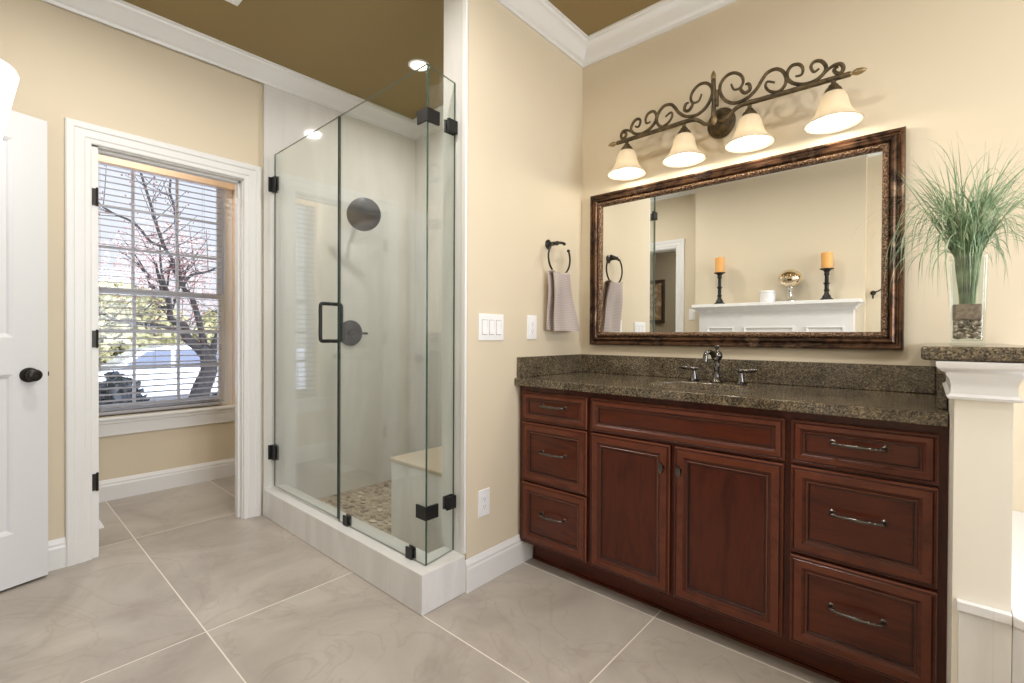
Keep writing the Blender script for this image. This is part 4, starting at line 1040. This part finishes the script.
# ================================================================== fireplace mantel (seen in the mirror)
fm = thing('fireplace_mantel', 'white panelled mantelpiece reflected in the vanity mirror', 'mantel', (-1.11, YB, 0))
FX0, FX1, FYf = -1.74, -.47, YB + .15
b = new(); box(b, FX0, FX1, YB + .001, FYf, 0.88, 1.39); box(b, FX0, FX0 + .20, YB + .001, FYf, .001, 0.88); box(b, FX1 - .20, FX1, YB + .001, FYf, .001, 0.88); obj('surround', b, M['trim'], fm)
b = new(); lv = [(0, 1.358), (.012, 1.358), (.016, 1.372), (.030, 1.386), (.045, 1.398), (.050, 1.402), (.075, 1.4105), (0, 1.4105)]
sweep(b, [((FX0, YB + .001, 0), (-1, 0, 0), (0, 0, 1)), ((FX0, FYf, 0), (-1, 1, 0), (0, 0, 1)), ((FX1, FYf, 0), (1, 1, 0), (0, 0, 1)), ((FX1, YB + .001, 0), (1, 0, 0), (0, 0, 1))], lv); obj('cornice', b, M['trim'], fm)
b = new(); box(b, FX0 - .06, FX1 + .055, YB + .001, FYf + .06, 1.411, 1.441, bev=.006); obj('shelf', b, M['trim'], fm)
pw = (FX1 - FX0) / 3
for (x0, x1) in ((-1.66, -1.41), (-1.32, -.90), (-.81, -.53)):
    b = new(); rect_rings(b, x0, x1, .96, 1.215, [(0, .0005, 0), (0, .011, 0), (.006, .013, 0), (.014, .010, 0), (.020, .0025, 0), (.020, .0005, 0)], lambda u, v, d: (u, FYf + d, v), cap=False); obj('panel_moulding', b, M['trim'], fm)
b = new(); box(b, FX0 + .201, FX1 - .201, YB + .0015, YB + .04, .001, .879); obj('firebox', b, M['firebox'], fm)
# candlesticks
def candlestick(x, zc, h, label, clabel, ch, r):
    y = YB + .105
    t = thing('candlestick', label, 'candlestick', (x, y, 1.4415), 'black candlesticks on the mantel')
    z0 = 1.442
    b = new(); lathe(b, [(.001, 0), (.048, 0), (.048, .012), (.036, .020), (.030, .040), (.020, .052), (.016, .075), (.022, .082), (.022, .090), (.016, .096), (.017, h * .5), (.024, h * .5 + .006), (.024, h * .5 + .014), (.016, h * .5 + .02), (.015, h - .06), (.022, h - .05), (.018, h - .03), (.030, h - .014), (.001, h - .014)], (x, y, z0), n=28); obj('stem', b, M['black'], t, smooth=True)
    b = new(); lathe(b, [(.001, h - .0138), (.030, h - .0138), (.052, h - .006), (.053, h), (.048, h), (.030, h - .006), (.001, h - .007)], (x, y, z0), n=28); obj('drip_pan', b, M['black'], t, smooth=True)
    c_ = thing('pillar_candle', clabel, 'candle', (x, y, z0 + h - .006), 'amber candles on the mantel')
    zb = z0 + h - .006
    b = new(); lathe(b, [(.001, 0), (r, 0), (r, ch - .004), (r - .004, ch), (.012, ch - .005), (.001, ch - .006)], (x, y, zb), n=28); obj('wax', b, M['candle'], c_, smooth=True)
    b = new(); tube(b, [(x, y, zb + ch - .008), (x + .001, y, zb + ch + .010)], .0012, 6); obj('wick', b, M['black'], c_)
candlestick(-1.56, 1.44, .315, 'black turned candlestick at the end of the mantel nearer the entry', 'amber candle on the candlestick nearer the entry doorway', .155, .042)
candlestick(-.665, 1.44, .275, 'black turned candlestick at the end of the mantel nearer the closet', 'amber candle on the candlestick nearer the closet door', .145, .043)
t = thing('white_jar', 'small round white jar between the candlesticks on the mantel', 'jar', (-1.13, YB + .10, 1.4415))
b = new(); lathe(b, [(.001, 0), (.060, 0), (.065, .006), (.065, .086), (.061, .090), (.001, .090)], (-1.13, YB + .10, 1.442), n=32); obj('body', b, M['white_gloss'], t, smooth=True)
b = new(); lathe(b, [(.001, .0905), (.066, .0905), (.066, .103), (.060, .109), (.001, .111)], (-1.13, YB + .10, 1.442), n=32); obj('lid', b, M['white_gloss'], t, smooth=True)
t = thing('mirrored_globe', 'gold-tinted mirrored globe on a silver pedestal, on the mantel', 'ornament', (-.945, YB + .105, 1.4415))
gx, gyy, gz = -.945, YB + .105, 1.442
b = new(); lathe(b, [(.001, 0), (.045, 0), (.045, .008), (.030, .016), (.015, .026), (.012, .045), (.021, .055), (.021, .065), (.011, .075), (.012, .105), (.020, .118), (.030, .126), (.030, .130), (.001, .130)], (gx, gyy, gz), n=28); obj('pedestal', b, mat('silvered_glass', (.8, .8, .78), .1, 1.), t, smooth=True)
b = new(); bmesh.ops.create_uvsphere(b, u_segments=32, v_segments=20, radius=.098, matrix=Matrix.Translation((gx, gyy, gz + .210)) @ Matrix.Diagonal((1, 1, .84, 1))); obj('globe', b, M['silver'], t, smooth=True)
# framed picture in the hall
t = thing('framed_picture', 'cream print in a dark wood frame in the hall, seen in the mirror', 'picture', (-3.2, -2.599, 1.40))
b = new(); pf = lambda u, v, d: (u, -2.599 + d, v)
rect_rings(b, -3.62, -3.13, 1.33, 2.02, [(0, 0, 0), (0, .03, 0), (.01, .035, 0), (.045, .03, 0), (.055, .018, 0)], pf, cap=False); obj('frame', b, M['dark_wood'], t)
b = new(); rect_rings(b, -3.57, -3.18, 1.38, 1.97, [(0, .004, 0), (0, .012, 0)], pf); obj('print', b, M['picture'], t)

# ================================================================== outside the toilet-room window
GZ = -.80
b = new(); box(b, -70, XW - .6, -60, 70, GZ - .3, GZ)
struct('ground', b, M['snow'], 'pale bright driveway and lawn outside the window', cat='ground')
# apple tree
at_ = thing('bare_tree', 'dark bare branching tree close outside the window', 'tree', (-8.6, 2.2, GZ))
def limb(b, P, r0, r1, x=-8.6, dx=0.):
    pts = [(x + dx * i, y, z) for i, (y, z) in enumerate(P)]; sp = smooth_path(pts, 3); n = len(sp)
    tube(b, sp, [r0 + (r1 - r0) * i / (n - 1) for i in range(n)], 8); return sp
b = new(); rnd = random.Random(11); sps = []
sps.append(limb(b, [(2.12, -.82), (2.22, -.35), (2.29, .03), (2.36, .29), (2.45, .54), (2.43, .79), (2.34, .92)], .17, .10))
L_ = {'L1': [(2.43, 0.75), (2.3, 0.92), (2.15, 1.07), (2.13, 1.25), (1.96, 1.34), (1.93, 1.6), (1.81, 1.99), (1.78, 2.18)], 'L2': [(2.2, 1.05), (1.99, 1.19), (1.7, 1.26), (1.34, 1.29), (1.12, 1.41), (.8, 1.5)],
      'R1': [(2.45, 0.70), (2.52, 1.0), (2.62, 1.39), (2.75, 1.7), (2.9, 2.2)], 'R2': [(2.41, 0.80), (2.34, 1.21), (2.23, 1.66), (2.1, 1.85), (1.99, 2.09), (1.93, 2.24)],
      'u1': [(2.1, 1.82), (2.04, 2.07), (1.87, 2.41), (1.7, 2.48), (1.51, 2.72), (1.26, 2.82), (1.0, 3.0)], 'u2': [(1.87, 2.41), (1.78, 2.7), (1.7, 3.03), (1.6, 3.4), (1.5, 3.8)], 'u3': [(2.1, 1.87), (2.21, 2.04), (2.44, 2.12), (2.7, 2.3)],
      'u4': [(2.1, 1.82), (2.04, 2.23), (2.0, 2.99), (1.93, 3.3), (2.0, 3.8)], 'L3': [(1.95, 1.35), (1.93, 1.66), (1.83, 2.05), (1.81, 2.45)]}
for k, (nm, P) in enumerate(L_.items()):
    r0 = {'L1': .085, 'R1': .075, 'R2': .055, 'L2': .035}.get(nm, .026)
    sps.append(limb(b, P, r0, .012, dx=rnd.uniform(-.12, .12) if nm[0] != 'u' else 0))
tips = []
for sp in sps[1:]:
    for i in range(2, len(sp), 2):
        p = sp[i]
        for _ in range(2):
            d = Vector((rnd.uniform(-.6, .6), rnd.uniform(-1, 1), rnd.uniform(-.1, 1))).normalized(); Ln = rnd.uniform(.25, .75)
            q = [p, p + d * Ln * .5 + Vector((0, 0, rnd.uniform(-.03, .06))), p + d * Ln + Vector((0, 0, rnd.uniform(0, .12)))]
            s2 = smooth_path(q, 2); tube(b, s2, [.007, .006, .005, .004, .003], 5); tips += s2[1:]
obj('branches', b, M['bark'], at_, smooth=True)
b = new()
for p in tips:
    for _ in range(2):
        c_ = p + Vector((rnd.uniform(-.05, .05), rnd.uniform(-.06, .06), rnd.uniform(-.05, .05))); bmesh.ops.create_icosphere(b, subdivisions=1, radius=rnd.uniform(.006, .013), matrix=Matrix.Translation(c_))
o = obj('buds', b, M['bud'], at_); o['kind'] = 'stuff'
# small shrub below the window
def shrub(name, label, x, y, h, r, m, n, leaf, seed, cat='shrub', trunk=0.):
    rr = random.Random(seed); t = thing(name, label, cat, (x, y, GZ))
    b = new()
    if trunk: tube(b, [(x, y, GZ), (x, y, GZ + trunk + h * .3)], [.12, .07], 8)
    for k in range(9):
        a = rr.uniform(0, 2 * PI); tube(b, smooth_path([(x, y, GZ + trunk), (x + r * .3 * math.cos(a), y + r * .3 * math.sin(a), GZ + trunk + h * .5), (x + r * .8 * math.cos(a), y + r * .8 * math.sin(a), GZ + trunk + h * rr.uniform(.6, .98))]), [.03 * r + .01, .006], 5)
    obj('stems', b, M['bark'], t)
    b = new()
    for k in range(n):
        a = rr.uniform(0, 2 * PI); u = rr.uniform(-1, 1); q = rr.random() ** .4
        c_ = Vector((x + r * q * math.sqrt(1 - u * u) * math.cos(a), y + r * q * math.sqrt(1 - u * u) * math.sin(a), GZ + trunk + h / 2 + h / 2 * q * u))
        d = Vector((rr.uniform(-1, 1), rr.uniform(-1, 1), rr.uniform(-1, 1))).normalized() * leaf; e_ = d.orthogonal().normalized() * leaf * .5; f_ = d.cross(e_).normalized() * leaf * .12
        V = [b.verts.new(c_ - d), b.verts.new(c_ + e_ + f_), b.verts.new(c_ + d), b.verts.new(c_ - e_ + f_)]
        b.faces.new(V)
    obj('foliage', b, m, t)
shrub('low_shrub', 'low dark spiky shrub outside the lower left window panes', -9.5, 1.42, 1.32, .40, M['shrub'], 900, .10, 5)
shrub('hedge_bush', 'yellow-green bush behind the parked car, at the left', -24, 3.2, 4.0, 2.8, M['hedge'], 2600, .20, 8)
shrub('hedge_bush', 'yellow-green bush behind the parked car, at the right', -24, 9.0, 3.6, 2.8, M['hedge'], 2600, .20, 9)
for k, (x, y, h, r, w) in enumerate(((-30, 1.0, 8.0, 3.2, 'leftmost'), (-37, 8.0, 8.0, 3.2, 'middle'), (-30, 13.5, 7., 3.2, 'rightmost'))):
    shrub('blossoming_tree', 'pinkish blossoming tree in the distance beyond the car, %s of three' % w, x, y, h, r, M['twig_pink'], 1500, .15, 20 + k, 'tree', 1.5)
# parked car, side on
car = thing('parked_car', 'silver car parked on the driveway outside the window', 'car', (-16, 3.4, GZ))
cy0 = 1.2; X0, X1 = -16.9, -15.1
b = new(); prof = [(0, .35), (0, .75), (.12, .95), (1.1, 1.02), (4.4, 1.02), (4.75, .85), (4.8, .4), (4.6, .28), (.2, .28)]
prism(b, [(cy0 + u, GZ + v) for u, v in prof], X0, X1, 'YZ'); obj('body', b, M['car_paint'], car, bevel=.06)
b = new(); prof = [(.95, 1.01), (1.65, 1.52), (2.2, 1.60), (3.5, 1.60), (4.0, 1.5), (4.45, 1.01)]
prism(b, [(cy0 + u, GZ + v) for u, v in prof], X0 + .12, X1 - .12, 'YZ'); obj('cabin', b, M['car_paint'], car, bevel=.04)
for pf_ in ([(1.2, 1.04), (1.72, 1.46), (2.25, 1.50), (2.25, 1.04)], [(2.34, 1.04), (2.34, 1.51), (3.22, 1.51), (3.22, 1.04)], [(3.31, 1.04), (3.31, 1.51), (3.85, 1.42), (4.22, 1.04)]):
    b = new(); prism(b, [(cy0 + u, GZ + v) for u, v in pf_], X1 - .122, X1 - .105, 'YZ'); obj('side_window', b, M['car_glass'], car)
for u in (.95, 3.85):
    for xx in (X1 - .02, X0 + .02):
        b = new(); lathe(b, [(.001, -.10), (.30, -.10), (.33, -.06), (.33, .06), (.30, .10), (.18, .10), (.16, .07), (.001, .07)], (xx, cy0 + u, GZ + .33), 'X', 28); obj('wheel', b, M['tyre'], car, smooth=True)
